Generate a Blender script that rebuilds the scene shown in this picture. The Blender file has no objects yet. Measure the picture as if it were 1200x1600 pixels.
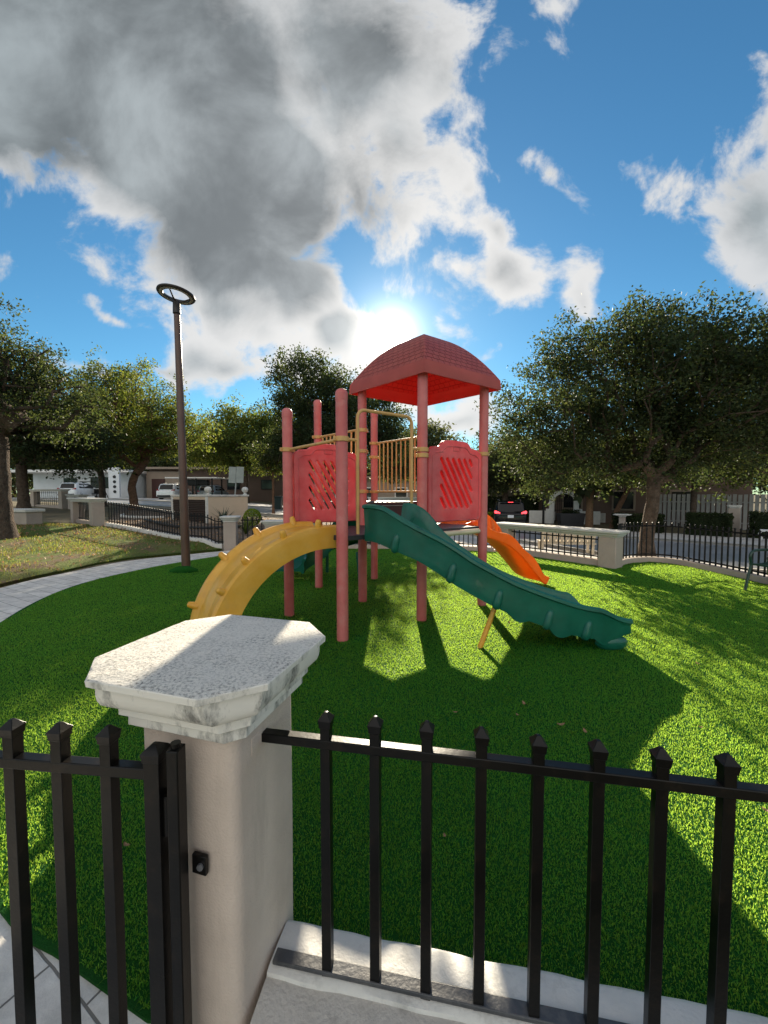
import bpy, math, random
import numpy as np
from mathutils import Vector, Matrix, Euler

S = bpy.context.scene
COL = S.collection
RNG = np.random.default_rng(11)
random.seed(5)
PI = math.pi
SUN_EL, SUN_AZ = math.radians(21.15), math.radians(1.1)
SUN_DIR = Vector((math.sin(SUN_AZ) * math.cos(SUN_EL), math.cos(SUN_AZ) * math.cos(SUN_EL), math.sin(SUN_EL)))

# ------------------------------------------------------------------ materials
def new_mat(name):
    m = bpy.data.materials.new(name); m.use_nodes = True
    nt = m.node_tree; nt.nodes.clear()
    return m, nt, nt.nodes, nt.links

def setin(n, name, v):
    n.inputs[name].default_value = v

def col4(c): return (c[0], c[1], c[2], 1.0)

def pm(name, c, rough=.6, metal=0, spec=.4, var=.12, vscale=4.0, c2=None, bump=0.0, bscale=60.0, trans=0.0, tcol=None,
       dirt=None, dscale=3.0, damt=.5, coat=0.0, rvar=.12, emit=None, estr=0.0, coords='Object', island=0.0, bdist=.01, dstretch=1.0):
    """procedural Principled material with large and fine colour variation, optional dirt, bump and translucency"""
    m, nt, N, L = new_mat(name)
    out = N.new('ShaderNodeOutputMaterial'); b = N.new('ShaderNodeBsdfPrincipled')
    tc = N.new('ShaderNodeTexCoord'); src = tc.outputs[coords]
    n1 = N.new('ShaderNodeTexNoise'); setin(n1, 'Scale', vscale); setin(n1, 'Detail', 6.0); setin(n1, 'Roughness', .62)
    L.new(src, n1.inputs['Vector'])
    mr = N.new('ShaderNodeMapRange'); setin(mr, 'From Min', .3); setin(mr, 'From Max', .7)
    L.new(n1.outputs['Fac'], mr.inputs['Value'])
    mx = N.new('ShaderNodeMix'); mx.data_type = 'RGBA'
    a = tuple(max(0, x * (1 - var)) for x in c); d = c2 if c2 else tuple(min(1, x * (1 + var)) for x in c)
    mx.inputs[6].default_value = col4(a); mx.inputs[7].default_value = col4(d)
    L.new(mr.outputs[0], mx.inputs[0]); cur = mx.outputs[2]
    if island > 0:
        g = N.new('ShaderNodeNewGeometry'); hs = N.new('ShaderNodeHueSaturation')
        mr2 = N.new('ShaderNodeMapRange'); setin(mr2, 'To Min', 1 - island); setin(mr2, 'To Max', 1 + island)
        L.new(g.outputs['Random Per Island'], mr2.inputs['Value']); L.new(mr2.outputs[0], hs.inputs['Value'])
        mr3 = N.new('ShaderNodeMapRange'); setin(mr3, 'To Min', .5 - island * .07); setin(mr3, 'To Max', .5 + island * .05)
        mth = N.new('ShaderNodeMath'); mth.operation = 'FRACT'; m7 = N.new('ShaderNodeMath'); m7.operation = 'MULTIPLY'; m7.inputs[1].default_value = 7.31
        L.new(g.outputs['Random Per Island'], m7.inputs[0]); L.new(m7.outputs[0], mth.inputs[0]); L.new(mth.outputs[0], mr3.inputs['Value'])
        L.new(mr3.outputs[0], hs.inputs['Hue']); L.new(cur, hs.inputs['Color']); cur = hs.outputs['Color']
    if dirt:
        n2 = N.new('ShaderNodeTexNoise'); setin(n2, 'Scale', dscale); setin(n2, 'Detail', 9.0); setin(n2, 'Roughness', .72)
        if dstretch != 1.0:
            mpn = N.new('ShaderNodeMapping'); mpn.inputs['Scale'].default_value = (1, 1, dstretch); L.new(src, mpn.inputs[0]); L.new(mpn.outputs[0], n2.inputs['Vector'])
        else: L.new(src, n2.inputs['Vector'])
        r2 = N.new('ShaderNodeMapRange'); setin(r2, 'From Min', .52); setin(r2, 'From Max', .72); setin(r2, 'To Max', damt)
        L.new(n2.outputs['Fac'], r2.inputs['Value'])
        mx2 = N.new('ShaderNodeMix'); mx2.data_type = 'RGBA'; mx2.inputs[7].default_value = col4(dirt)
        L.new(r2.outputs[0], mx2.inputs[0]); L.new(cur, mx2.inputs[6]); cur = mx2.outputs[2]
    L.new(cur, b.inputs['Base Color'])
    rr = N.new('ShaderNodeMapRange'); setin(rr, 'To Min', max(.02, rough - rvar)); setin(rr, 'To Max', min(1, rough + rvar))
    L.new(n1.outputs['Fac'], rr.inputs['Value']); L.new(rr.outputs[0], b.inputs['Roughness'])
    setin(b, 'Metallic', metal); setin(b, 'Specular IOR Level', spec); setin(b, 'Coat Weight', coat)
    if emit: setin(b, 'Emission Color', col4(emit)); setin(b, 'Emission Strength', estr)
    if bump > 0:
        nb = N.new('ShaderNodeTexNoise'); setin(nb, 'Scale', bscale); setin(nb, 'Detail', 5.0)
        L.new(src, nb.inputs['Vector'])
        bp = N.new('ShaderNodeBump'); setin(bp, 'Strength', bump); setin(bp, 'Distance', bdist)
        L.new(nb.outputs['Fac'], bp.inputs['Height']); L.new(bp.outputs[0], b.inputs['Normal'])
    if trans > 0:
        t = N.new('ShaderNodeBsdfTranslucent'); t.inputs['Color'].default_value = col4(tcol or c)
        if island > 0:
            hs2 = N.new('ShaderNodeHueSaturation'); hs2.inputs['Color'].default_value = col4(tcol or c)
            L.new(mr2.outputs[0], hs2.inputs['Value']); L.new(mr3.outputs[0], hs2.inputs['Hue']); L.new(hs2.outputs[0], t.inputs['Color'])
        ms = N.new('ShaderNodeMixShader'); ms.inputs[0].default_value = trans
        L.new(b.outputs[0], ms.inputs[1]); L.new(t.outputs[0], ms.inputs[2]); L.new(ms.outputs[0], out.inputs['Surface'])
    else:
        L.new(b.outputs[0], out.inputs['Surface'])
    m.diffuse_color = col4(c)
    m['nodes_bsdf'] = b.name
    return m

M = {}
M['post'] = pm('faded_red_paint', (.58, .12, .115), .5, var=.14, vscale=3, c2=(.62, .19, .18), bump=.08, bscale=140, dirt=(.55, .35, .3), dscale=7, damt=.35)
M['panel'] = pm('red_plastic', (.60, .085, .095), .42, var=.12, c2=(.66, .20, .20), bump=.05, bscale=220, trans=.27, tcol=(.95, .12, .12), dirt=(.6, .3, .28), damt=.25)
M['panel_thin'] = pm('thin_red_plastic', (.60, .06, .07), .45, trans=.75, tcol=(1., .09, .10))
M['roof_tile'] = None
M['yellow'] = pm('yellow_plastic', (.80, .40, .035), .36, var=.1, c2=(.85, .50, .09), bump=.04, bscale=200, trans=.16, tcol=(.9, .45, .03), dirt=(.55, .36, .14), dscale=5, damt=.4, coat=.15)
M['green'] = pm('green_plastic', (.005, .105, .070), .32, var=.2, c2=(.009, .135, .094), bump=.05, bscale=180, trans=.07, tcol=(.02, .3, .18), dirt=(.05, .12, .10), dscale=6, damt=.3, coat=.2)
M['orange'] = pm('orange_plastic', (.80, .22, .025), .4, var=.1, c2=(.85, .28, .05), bump=.04, bscale=200, trans=.38, tcol=(1., .3, .02))
M['tan'] = pm('tan_paint', (.58, .34, .12), .42, var=.15, bump=.05, bscale=150, dirt=(.3, .2, .1), dscale=9, damt=.5)
M['deck'] = pm('deck_coating', (.035, .035, .04), .5, bump=.2, bscale=200)
M['deck_edge'] = pm('deck_rail_cream', (.6, .52, .36), .4)
M['black'] = pm('black_gloss_paint', (.0025, .0025, .003), .34, spec=.24, var=.3, c2=(.007, .0065, .006), bump=.10, bscale=90, dirt=(.028, .018, .012), dscale=19, damt=.6, bdist=.004)
M['rail_sky_grey'] = pm('sky_grey_black_rail', (.05, .052, .058), .4, spec=.5, var=.3, bump=.15, bscale=90, dirt=(.16, .15, .14), dscale=14, damt=.6)  # lighter grey base stands in for sky reflected on the rail's top face
M['black_far'] = pm('black_fence_paint', (.006, .006, .0065), .45, spec=.3)
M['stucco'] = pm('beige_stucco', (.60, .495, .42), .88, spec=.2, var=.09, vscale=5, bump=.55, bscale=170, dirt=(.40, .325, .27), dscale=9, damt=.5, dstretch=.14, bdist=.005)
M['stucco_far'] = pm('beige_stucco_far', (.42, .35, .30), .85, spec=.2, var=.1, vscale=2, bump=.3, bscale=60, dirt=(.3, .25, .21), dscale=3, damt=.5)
M['stone_far'] = pm('white_cast_stone', (.62, .6, .56), .8, spec=.25, var=.12, vscale=5, bump=.3, bscale=60, dirt=(.2, .19, .17), dscale=5, damt=.75)
M['wall_white'] = pm('white_coping', (.66, .64, .60), .7, spec=.3, var=.1, vscale=6, bump=.4, bscale=90, dirt=(.28, .27, .25), dscale=9, damt=.6, bdist=.006)
M['ledge'] = pm('grey_render_ledge', (.50, .465, .42), .85, spec=.2, var=.15, vscale=9, bump=.6, bscale=90, dirt=(.15, .135, .12), dscale=9, damt=.75, bdist=.006)
M['pole'] = pm('brown_bronze_paint', (.10, .052, .035), .4, spec=.5, var=.2, bump=.05)
M['dark_metal'] = pm('dark_bronze', (.03, .025, .022), .4)
M['lens'] = pm('frosted_lens', (.6, .6, .58), .3, trans=.3)
M['bark'] = pm('live_oak_bark', (.085, .062, .047), .95, spec=.1, var=.45, vscale=7, bump=1.0, bscale=26, bdist=.05, dirt=(.15, .125, .1), dscale=9, damt=.6)
M['bark_brown'] = pm('brown_bark', (.15, .085, .055), .95, spec=.1, var=.4, vscale=7, bump=1.0, bscale=30, bdist=.04)
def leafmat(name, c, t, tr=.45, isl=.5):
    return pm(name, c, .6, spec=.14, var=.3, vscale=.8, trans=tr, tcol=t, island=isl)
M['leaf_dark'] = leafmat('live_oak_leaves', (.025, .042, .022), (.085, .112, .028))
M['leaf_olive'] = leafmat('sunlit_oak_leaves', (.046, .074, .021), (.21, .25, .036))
M['leaf_far'] = leafmat('distant_leaves', (.045, .062, .03), (.15, .17, .05))
M['leaf_lime'] = leafmat('lime_shrub_leaves', (.13, .20, .02), (.42, .5, .04))
M['hedge'] = leafmat('hedge_leaves', (.03, .045, .02), (.09, .11, .03))
M['brown_leaf'] = pm('dry_leaf', (.34, .2, .11), .7, var=.4, vscale=30, trans=.25, tcol=(.5, .3, .12))
M['asphalt'] = pm('asphalt', (.23, .23, .235), .45, spec=.5, var=.25, vscale=.6, bump=.5, bscale=45, dirt=(.26, .255, .25), dscale=1.2, damt=.5)
M['concrete'] = pm('pale_concrete', (.48, .45, .42), .75, spec=.3, var=.14, vscale=1.2, bump=.35, bscale=30, dirt=(.24, .215, .19), dscale=1.6, damt=.5)
M['kerb'] = pm('kerb_concrete', (.45, .42, .38), .8, var=.15)
M['brown_wall'] = pm('brown_render', (.16, .105, .085), .85, var=.12, vscale=1, bump=.2, bscale=20)
M['tan_wall'] = pm('tan_render', (.30, .235, .185), .85, var=.1, vscale=1, bump=.2, bscale=20)
M['enclosure'] = pm('sand_render', (.56, .43, .31), .85, var=.08, vscale=2, bump=.2, bscale=40, dirt=(.35, .25, .18), dscale=2, damt=.4)
M['white_wall'] = pm('white_render', (.72, .74, .76), .8, var=.07, vscale=1, bump=.15, bscale=20)
M['white_trim'] = pm('white_trim', (.75, .73, .70), .6, var=.08)
M['dark_glass'] = pm('dark_glass', (.008, .009, .011), .1, spec=.25, rvar=.03)
M['red_door'] = pm('maroon_door', (.06, .018, .015), .5)
M['louver'] = pm('brown_louver', (.05, .032, .025), .6)
M['car_black'] = pm('black_car_paint', (.003, .003, .004), .22, spec=.25, coat=.25, rvar=.04)
M['car_white'] = pm('white_car_paint', (.72, .73, .74), .3, coat=.8, rvar=.05)
M['tyre'] = pm('tyre_rubber', (.012, .012, .012), .8)
M['rim'] = pm('alloy_rim', (.4, .4, .42), .3, metal=.8)
M['tail'] = pm('tail_lamp_lit', (.5, .015, .02), .2, emit=(1, .05, .06), estr=1.6)
M['tail_off'] = pm('tail_lamp', (.25, .01, .012), .15)
M['plate'] = pm('plate_white', (.75, .76, .78), .4)
M['trim_black'] = pm('black_trim', (.015, .015, .016), .6)
M['sign_back'] = pm('sign_back_aluminium', (.30, .32, .32), .4, metal=.4)
M['bench_green'] = pm('dark_green_enamel', (.012, .05, .035), .4, coat=.3)
M['bench_cream'] = pm('cream_slat_paint', (.62, .52, .38), .6, var=.15)
M['palm_fibre'] = pm('palm_fibre', (.22, .13, .075), .9, var=.4, vscale=12, bump=.8, bscale=40)
M['agave'] = pm('agave_blade', (.05, .075, .05), .5, trans=.15)
M['bin_green'] = pm('bin_plastic', (.012, .03, .03), .5)
M['picket_white'] = pm('white_picket_paint', (.34, .33, .32), .7, var=.15)

# ---- special materials
def mat_roof():
    m, nt, N, L = new_mat('red_roof_plastic')
    out = N.new('ShaderNodeOutputMaterial'); b = N.new('ShaderNodeBsdfPrincipled'); t = N.new('ShaderNodeBsdfTranslucent'); ms = N.new('ShaderNodeMixShader')
    uv = N.new('ShaderNodeUVMap')
    br = N.new('ShaderNodeTexBrick'); setin(br, 'Scale', 1.0); setin(br, 'Mortar Size', .006); setin(br, 'Mortar Smooth', .6)
    br.inputs['Brick Width'].default_value = .10; br.inputs['Row Height'].default_value = .075; br.offset = .5
    setin(br, 'Color1', (.60, .14, .10, 1)); setin(br, 'Color2', (.53, .11, .085, 1)); setin(br, 'Mortar', (.30, .055, .05, 1))
    L.new(uv.outputs[0], br.inputs['Vector'])
    # rows step down: saw-tooth in v gives lapped shingles
    sp = N.new('ShaderNodeSeparateXYZ'); L.new(uv.outputs[0], sp.inputs[0])
    dv = N.new('ShaderNodeMath'); dv.operation = 'DIVIDE'; dv.inputs[1].default_value = .075; L.new(sp.outputs[1], dv.inputs[0])
    fr = N.new('ShaderNodeMath'); fr.operation = 'FRACT'; L.new(dv.outputs[0], fr.inputs[0])
    iv = N.new('ShaderNodeMath'); iv.operation = 'SUBTRACT'; iv.inputs[0].default_value = 1; L.new(fr.outputs[0], iv.inputs[1])
    sb = N.new('ShaderNodeMath'); sb.operation = 'MULTIPLY_ADD'; L.new(br.outputs['Fac'], sb.inputs[0]); sb.inputs[1].default_value = -.8; L.new(iv.outputs[0], sb.inputs[2])
    # tiles only above the smooth rim band (v > .16)
    gt = N.new('ShaderNodeMath'); gt.operation = 'GREATER_THAN'; gt.inputs[1].default_value = .17; L.new(sp.outputs[1], gt.inputs[0])
    mh = N.new('ShaderNodeMath'); mh.operation = 'MULTIPLY'; L.new(sb.outputs[0], mh.inputs[0]); L.new(gt.outputs[0], mh.inputs[1])
    bp = N.new('ShaderNodeBump'); setin(bp, 'Strength', 1.0); setin(bp, 'Distance', .03); L.new(mh.outputs[0], bp.inputs['Height'])
    nz = N.new('ShaderNodeTexNoise'); setin(nz, 'Scale', 4.0); setin(nz, 'Detail', 6.0); tc = N.new('ShaderNodeTexCoord'); L.new(tc.outputs['Object'], nz.inputs['Vector'])
    mx = N.new('ShaderNodeMix'); mx.data_type = 'RGBA'; mx.inputs[6].default_value = (.56, .125, .10, 1)
    L.new(gt.outputs[0], mx.inputs[0]); L.new(br.outputs['Color'], mx.inputs[7])
    hs = N.new('ShaderNodeHueSaturation'); mr = N.new('ShaderNodeMapRange'); setin(mr, 'To Min', .75); setin(mr, 'To Max', 1.25)
    L.new(nz.outputs['Fac'], mr.inputs['Value']); L.new(mr.outputs[0], hs.inputs['Value']); L.new(mx.outputs[2], hs.inputs['Color'])
    L.new(hs.outputs[0], b.inputs['Base Color']); L.new(bp.outputs[0], b.inputs['Normal']); setin(b, 'Roughness', .5)
    t.inputs['Color'].default_value = (.62, .055, .06, 1); ms.inputs[0].default_value = .36
    L.new(b.outputs[0], ms.inputs[1]); L.new(t.outputs[0], ms.inputs[2]); L.new(ms.outputs[0], out.inputs['Surface'])
    return m
M['roof_tile'] = mat_roof()

def mat_cap():
    """white cast-stone cap with gritty grey lichen on its top and streaks down its mouldings"""
    m, nt, N, L = new_mat('weathered_white_stone')
    out = N.new('ShaderNodeOutputMaterial'); b = N.new('ShaderNodeBsdfPrincipled')
    tc = N.new('ShaderNodeTexCoord'); g = N.new('ShaderNodeNewGeometry')
    sx = N.new('ShaderNodeSeparateXYZ'); L.new(g.outputs['Normal'], sx.inputs[0])
    up = N.new('ShaderNodeMapRange'); setin(up, 'From Min', .6); setin(up, 'From Max', .9); L.new(sx.outputs[2], up.inputs['Value'])
    def noise(sc, det, ro=.6):
        n = N.new('ShaderNodeTexNoise'); setin(n, 'Scale', sc); setin(n, 'Detail', det); setin(n, 'Roughness', ro); L.new(tc.outputs['Object'], n.inputs['Vector']); return n
    def rng(s, a, c, lo=0., hi=1.):
        r = N.new('ShaderNodeMapRange'); setin(r, 'From Min', a); setin(r, 'From Max', c); setin(r, 'To Min', lo); setin(r, 'To Max', hi); L.new(s, r.inputs['Value']); return r.outputs[0]
    fine = noise(125, 6, .75); mid = noise(26, 8, .7); big = noise(7.5, 7, .65)
    # speckle on the top
    mul = N.new('ShaderNodeMath'); mul.operation = 'MULTIPLY'
    L.new(rng(fine.outputs['Fac'], .47, .66), mul.inputs[0]); L.new(rng(big.outputs['Fac'], .33, .60, .2, 1.), mul.inputs[1])
    mul2 = N.new('ShaderNodeMath'); mul2.operation = 'MULTIPLY'; L.new(mul.outputs[0], mul2.inputs[0]); L.new(up.outputs[0], mul2.inputs[1])
    mx = N.new('ShaderNodeMix'); mx.data_type = 'RGBA'; mx.inputs[6].default_value = (.76, .72, .65, 1); mx.inputs[7].default_value = (.12, .118, .11, 1)
    L.new(mul2.outputs[0], mx.inputs[0])
    # streaks on the sides: noise stretched vertically
    mp = N.new('ShaderNodeMapping'); mp.inputs['Scale'].default_value = (13, 13, 5); L.new(tc.outputs['Object'], mp.inputs[0])
    st = N.new('ShaderNodeTexNoise'); setin(st, 'Scale', 1.0); setin(st, 'Detail', 9.0); setin(st, 'Roughness', .72); L.new(mp.outputs[0], st.inputs['Vector'])
    inv = N.new('ShaderNodeMath'); inv.operation = 'SUBTRACT'; inv.inputs[0].default_value = 1; L.new(up.outputs[0], inv.inputs[1])
    m3 = N.new('ShaderNodeMath'); m3.operation = 'MULTIPLY'; L.new(rng(st.outputs['Fac'], .50, .64, 0, .85), m3.inputs[0]); L.new(inv.outputs[0], m3.inputs[1])
    m4 = N.new('ShaderNodeMath'); m4.operation = 'MULTIPLY'; L.new(m3.outputs[0], m4.inputs[0]); L.new(rng(mid.outputs['Fac'], .22, .5), m4.inputs[1])
    mx2 = N.new('ShaderNodeMix'); mx2.data_type = 'RGBA'; mx2.inputs[7].default_value = (.13, .125, .115, 1); L.new(mx.outputs[2], mx2.inputs[6]); L.new(m4.outputs[0], mx2.inputs[0])
    L.new(mx2.outputs[2], b.inputs['Base Color']); setin(b, 'Roughness', .85); setin(b, 'Specular IOR Level', .2)
    ad = N.new('ShaderNodeMath'); ad.operation = 'MULTIPLY_ADD'; L.new(mid.outputs['Fac'], ad.inputs[0]); ad.inputs[1].default_value = 1.6; L.new(fine.outputs['Fac'], ad.inputs[2])
    bp = N.new('ShaderNodeBump'); setin(bp, 'Distance', .008); L.new(ad.outputs[0], bp.inputs['Height'])
    sr = N.new('ShaderNodeMapRange'); setin(sr, 'To Min', .16); setin(sr, 'To Max', .75); L.new(up.outputs[0], sr.inputs['Value']); L.new(sr.outputs[0], bp.inputs['Strength']); L.new(bp.outputs[0], b.inputs['Normal'])
    L.new(b.outputs[0], out.inputs['Surface']); return m
M['cap'] = mat_cap()

def mat_path():
    m, nt, N, L = new_mat('stamped_pale_concrete')
    out = N.new('ShaderNodeOutputMaterial'); b = N.new('ShaderNodeBsdfPrincipled'); tc = N.new('ShaderNodeTexCoord')
    nw = N.new('ShaderNodeTexNoise'); setin(nw, 'Scale', 3.0); L.new(tc.outputs['Object'], nw.inputs['Vector'])
    va = N.new('ShaderNodeVectorMath'); va.operation = 'MULTIPLY_ADD'; L.new(nw.outputs['Color'], va.inputs[0]); va.inputs[1].default_value = (.035, .035, 0); L.new(tc.outputs['Object'], va.inputs[2])
    mp = N.new('ShaderNodeMapping'); mp.inputs['Rotation'].default_value = (0, 0, .5); L.new(va.outputs[0], mp.inputs[0])
    br = N.new('ShaderNodeTexBrick'); setin(br, 'Scale', 1.0); br.inputs['Brick Width'].default_value = .46; br.inputs['Row Height'].default_value = .2; setin(br, 'Mortar Size', .0045); setin(br, 'Mortar Smooth', .3)
    setin(br, 'Color1', (.70, .665, .61, 1)); setin(br, 'Color2', (.62, .585, .54, 1)); setin(br, 'Mortar', (.2, .185, .165, 1)); L.new(mp.outputs[0], br.inputs['Vector'])
    n = N.new('ShaderNodeTexNoise'); setin(n, 'Scale', 6.0); setin(n, 'Detail', 9.0); setin(n, 'Roughness', .7); L.new(tc.outputs['Object'], n.inputs['Vector'])
    hs = N.new('ShaderNodeHueSaturation'); mr = N.new('ShaderNodeMapRange'); setin(mr, 'From Min', .3); setin(mr, 'From Max', .7); setin(mr, 'To Min', .72); setin(mr, 'To Max', 1.25)
    L.new(n.outputs['Fac'], mr.inputs['Value']); L.new(mr.outputs[0], hs.inputs['Value']); L.new(br.outputs['Color'], hs.inputs['Color'])
    L.new(hs.outputs[0], b.inputs['Base Color']); setin(b, 'Roughness', .75); setin(b, 'Specular IOR Level', .3)
    ad = N.new('ShaderNodeMath'); ad.operation = 'MULTIPLY_ADD'; L.new(br.outputs['Fac'], ad.inputs[0]); ad.inputs[1].default_value = -.8; L.new(n.outputs['Fac'], ad.inputs[2])
    bp = N.new('ShaderNodeBump'); setin(bp, 'Strength', .7); setin(bp, 'Distance', .015); L.new(ad.outputs[0], bp.inputs['Height']); L.new(bp.outputs[0], b.inputs['Normal'])
    L.new(b.outputs[0], out.inputs['Surface']); return m
M['path'] = mat_path()

def mat_ground(name, stops, scale, bump=.6, bscale=40):
    """ground cover mottled between several colours by noise"""
    m, nt, N, L = new_mat(name)
    out = N.new('ShaderNodeOutputMaterial'); b = N.new('ShaderNodeBsdfPrincipled'); tc = N.new('ShaderNodeTexCoord')
    n = N.new('ShaderNodeTexNoise'); setin(n, 'Scale', scale); setin(n, 'Detail', 10.0); setin(n, 'Roughness', .7); L.new(tc.outputs['Object'], n.inputs['Vector'])
    cr = N.new('ShaderNodeValToRGB'); e = cr.color_ramp.elements
    while len(e) < len(stops): e.new(.5)
    for k, (p, c) in enumerate(stops): e[k].position = p; e[k].color = col4(c)
    L.new(n.outputs['Fac'], cr.inputs[0])
    n2 = N.new('ShaderNodeTexNoise'); setin(n2, 'Scale', bscale); setin(n2, 'Detail', 6.0); setin(n2, 'Roughness', .7); L.new(tc.outputs['Object'], n2.inputs['Vector'])
    hs = N.new('ShaderNodeHueSaturation'); mr = N.new('ShaderNodeMapRange'); setin(mr, 'From Min', .25); setin(mr, 'From Max', .75); setin(mr, 'To Min', .55); setin(mr, 'To Max', 1.45)
    L.new(n2.outputs['Fac'], mr.inputs['Value']); L.new(mr.outputs[0], hs.inputs['Value']); L.new(cr.outputs[0], hs.inputs['Color'])
    L.new(hs.outputs[0], b.inputs['Base Color']); setin(b, 'Roughness', .9); setin(b, 'Specular IOR Level', .15)
    bp = N.new('ShaderNodeBump'); setin(bp, 'Strength', bump); setin(bp, 'Distance', .03); L.new(n2.outputs['Fac'], bp.inputs['Height']); L.new(bp.outputs[0], b.inputs['Normal'])
    L.new(b.outputs[0], out.inputs['Surface']); return m
M['turf'] = mat_ground('artificial_turf_mat', [(.3, (.011, .085, .010)), (.7, (.017, .12, .014))], 1.2, .8, 130)
M['lawn'] = mat_ground('patchy_lawn', [(.40, (.095, .15, .028)), (.54, (.13, .135, .045)), (.6, (.15, .105, .065)), (.75, (.10, .07, .045))], .9, .9, 26)
M['mulch'] = mat_ground('leaf_littered_soil', [(.35, (.10, .075, .055)), (.55, (.20, .15, .115)), (.7, (.27, .215, .175))], 2.5, .9, 22)
M['soil'] = mat_ground('dry_ground', [(.35, (.11, .095, .055)), (.6, (.17, .14, .09))], .5, .6, 12)
M['blade'] = pm('turf_blade', (.014, .165, .026), .5, spec=.14, var=.25, vscale=1.6, trans=.58, tcol=(.46, .70, .075), island=.16)
M['lawn_blade'] = pm('lawn_blade', (.075, .12, .025), .55, spec=.3, var=.4, vscale=1.2, c2=(.15, .13, .05), trans=.45, tcol=(.4, .42, .06), island=.4)

# ------------------------------------------------------------------ mesh helpers
def frames(pts):
    P = [Vector(p) for p in pts]; n = len(P); T = []
    for i in range(n):
        t = P[min(i + 1, n - 1)] - P[max(i - 1, 0)]
        T.append(t.normalized() if t.length > 1e-9 else Vector((0, 0, 1)))
    up = Vector((0, 0, 1)) if abs(T[0].z) < .9 else Vector((1, 0, 0))
    a = T[0].cross(up).normalized(); A = [a]
    for i in range(1, n):
        a = A[-1] - T[i] * A[-1].dot(T[i])
        a = a.normalized() if a.length > 1e-6 else T[i].orthogonal().normalized()
        A.append(a)
    return P, T, A

def catmull(pts, n=8):
    P = [Vector(p) for p in pts]; out = []
    for i in range(len(P) - 1):
        p0 = P[max(i - 1, 0)]; p1 = P[i]; p2 = P[i + 1]; p3 = P[min(i + 2, len(P) - 1)]
        for k in range(n):
            t = k / n
            out.append(.5 * ((2 * p1) + (p2 - p0) * t + (2 * p0 - 5 * p1 + 4 * p2 - p3) * t * t + (3 * p1 - p0 - 3 * p2 + p3) * t ** 3))
    out.append(P[-1]); return out

class MB:
    def __init__(s): s.v = []; s.f = []
    def add(s, vs, fs):
        o = len(s.v); s.v += [tuple(v) for v in vs]; s.f += [tuple(i + o for i in f) for f in fs]; return s
    def box(s, c, d, rz=0.0, rot=None):
        R = Euler(rot).to_matrix() if rot else Matrix.Rotation(rz, 3, 'Z'); c = Vector(c)
        vs = [c + R @ Vector((x * d[0] / 2, y * d[1] / 2, z * d[2] / 2)) for x in (-1, 1) for y in (-1, 1) for z in (-1, 1)]
        return s.add(vs, [(0, 1, 3, 2), (4, 6, 7, 5), (0, 4, 5, 1), (2, 3, 7, 6), (0, 2, 6, 4), (1, 5, 7, 3)])
    def rings(s, R, cap0=True, cap1=True, closed=False):
        n = len(R[0]); vs = [p for r in R for p in r]; fs = []
        m = len(R)
        for i in range(m if closed else m - 1):
            for j in range(n):
                a = i * n + j; b = i * n + (j + 1) % n; i2 = (i + 1) % m
                fs.append((a, b, i2 * n + (j + 1) % n, i2 * n + j))
        if not closed:
            if cap0: fs.append(tuple(reversed(range(n))))
            if cap1: fs.append(tuple(range((m - 1) * n, m * n)))
        return s.add(vs, fs)
    def tube(s, pts, r, n=10, caps=True, closed=False):
        P, T, A = frames(pts); R = []
        for i, p in enumerate(P):
            rr = r[i] if hasattr(r, '__len__') else r
            b = T[i].cross(A[i])
            R.append([p + (A[i] * math.cos(2 * PI * k / n) + b * math.sin(2 * PI * k / n)) * rr for k in range(n)])
        return s.rings(R, caps, caps, closed)
    def lathe(s, prof, c=(0, 0, 0), n=24):
        c = Vector(c)
        R = [[c + Vector((r * math.cos(2 * PI * k / n), r * math.sin(2 * PI * k / n), z)) for k in range(n)] for r, z in prof]
        return s.rings(R)
    def ball(s, c, r, n=14, m=9):
        rr = r if hasattr(r, '__len__') else (r, r, r); c = Vector(c); R = []
        for i in range(m + 1):
            a = -PI / 2 + PI * (i + .02) / (m + .04)
            R.append([c + Vector((rr[0] * math.cos(a) * math.cos(2 * PI * k / n), rr[1] * math.cos(a) * math.sin(2 * PI * k / n), rr[2] * math.sin(a))) for k in range(n)])
        return s.rings(R)
    def prism(s, poly, z0, z1):
        a = [(x, y, z0) for x, y in poly]; b = [(x, y, z1) for x, y in poly]
        return s.rings([a, b])
    def sweep(s, path, prof, up=(0, 0, 1), caps=True):
        """prof(t)-> list of (u, w); lateral axis is horizontal, w is along the upward normal of the path"""
        P = [Vector(p) for p in path]; n = len(P); R = []
        L = [0]
        for i in range(1, n): L.append(L[-1] + (P[i] - P[i - 1]).length)
        for i in range(n):
            t = (P[min(i + 1, n - 1)] - P[max(i - 1, 0)]).normalized()
            h = Vector((t.x, t.y, 0)); h = h.normalized() if h.length > 1e-4 else s._h
            s._h = h
            lat = Vector((h.y, -h.x, 0)); nrm = lat.cross(t)
            if nrm.z < -.2: nrm = -nrm
            R.append([P[i] + lat * u + nrm * w for u, w in prof(L[i] / L[-1])])
        return s.rings(R, caps, caps)
    def build(s, name, mat, parent=None, smooth=40, bevel=0.0, loc=None, seg=2):
        me = bpy.data.meshes.new(name); me.from_pydata(s.v, [], s.f); me.update()
        import bmesh
        bm = bmesh.new(); bm.from_mesh(me); bmesh.ops.recalc_face_normals(bm, faces=bm.faces); bm.to_mesh(me); bm.free()
        return link(name, me, mat, parent, smooth, bevel, loc, seg)

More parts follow.
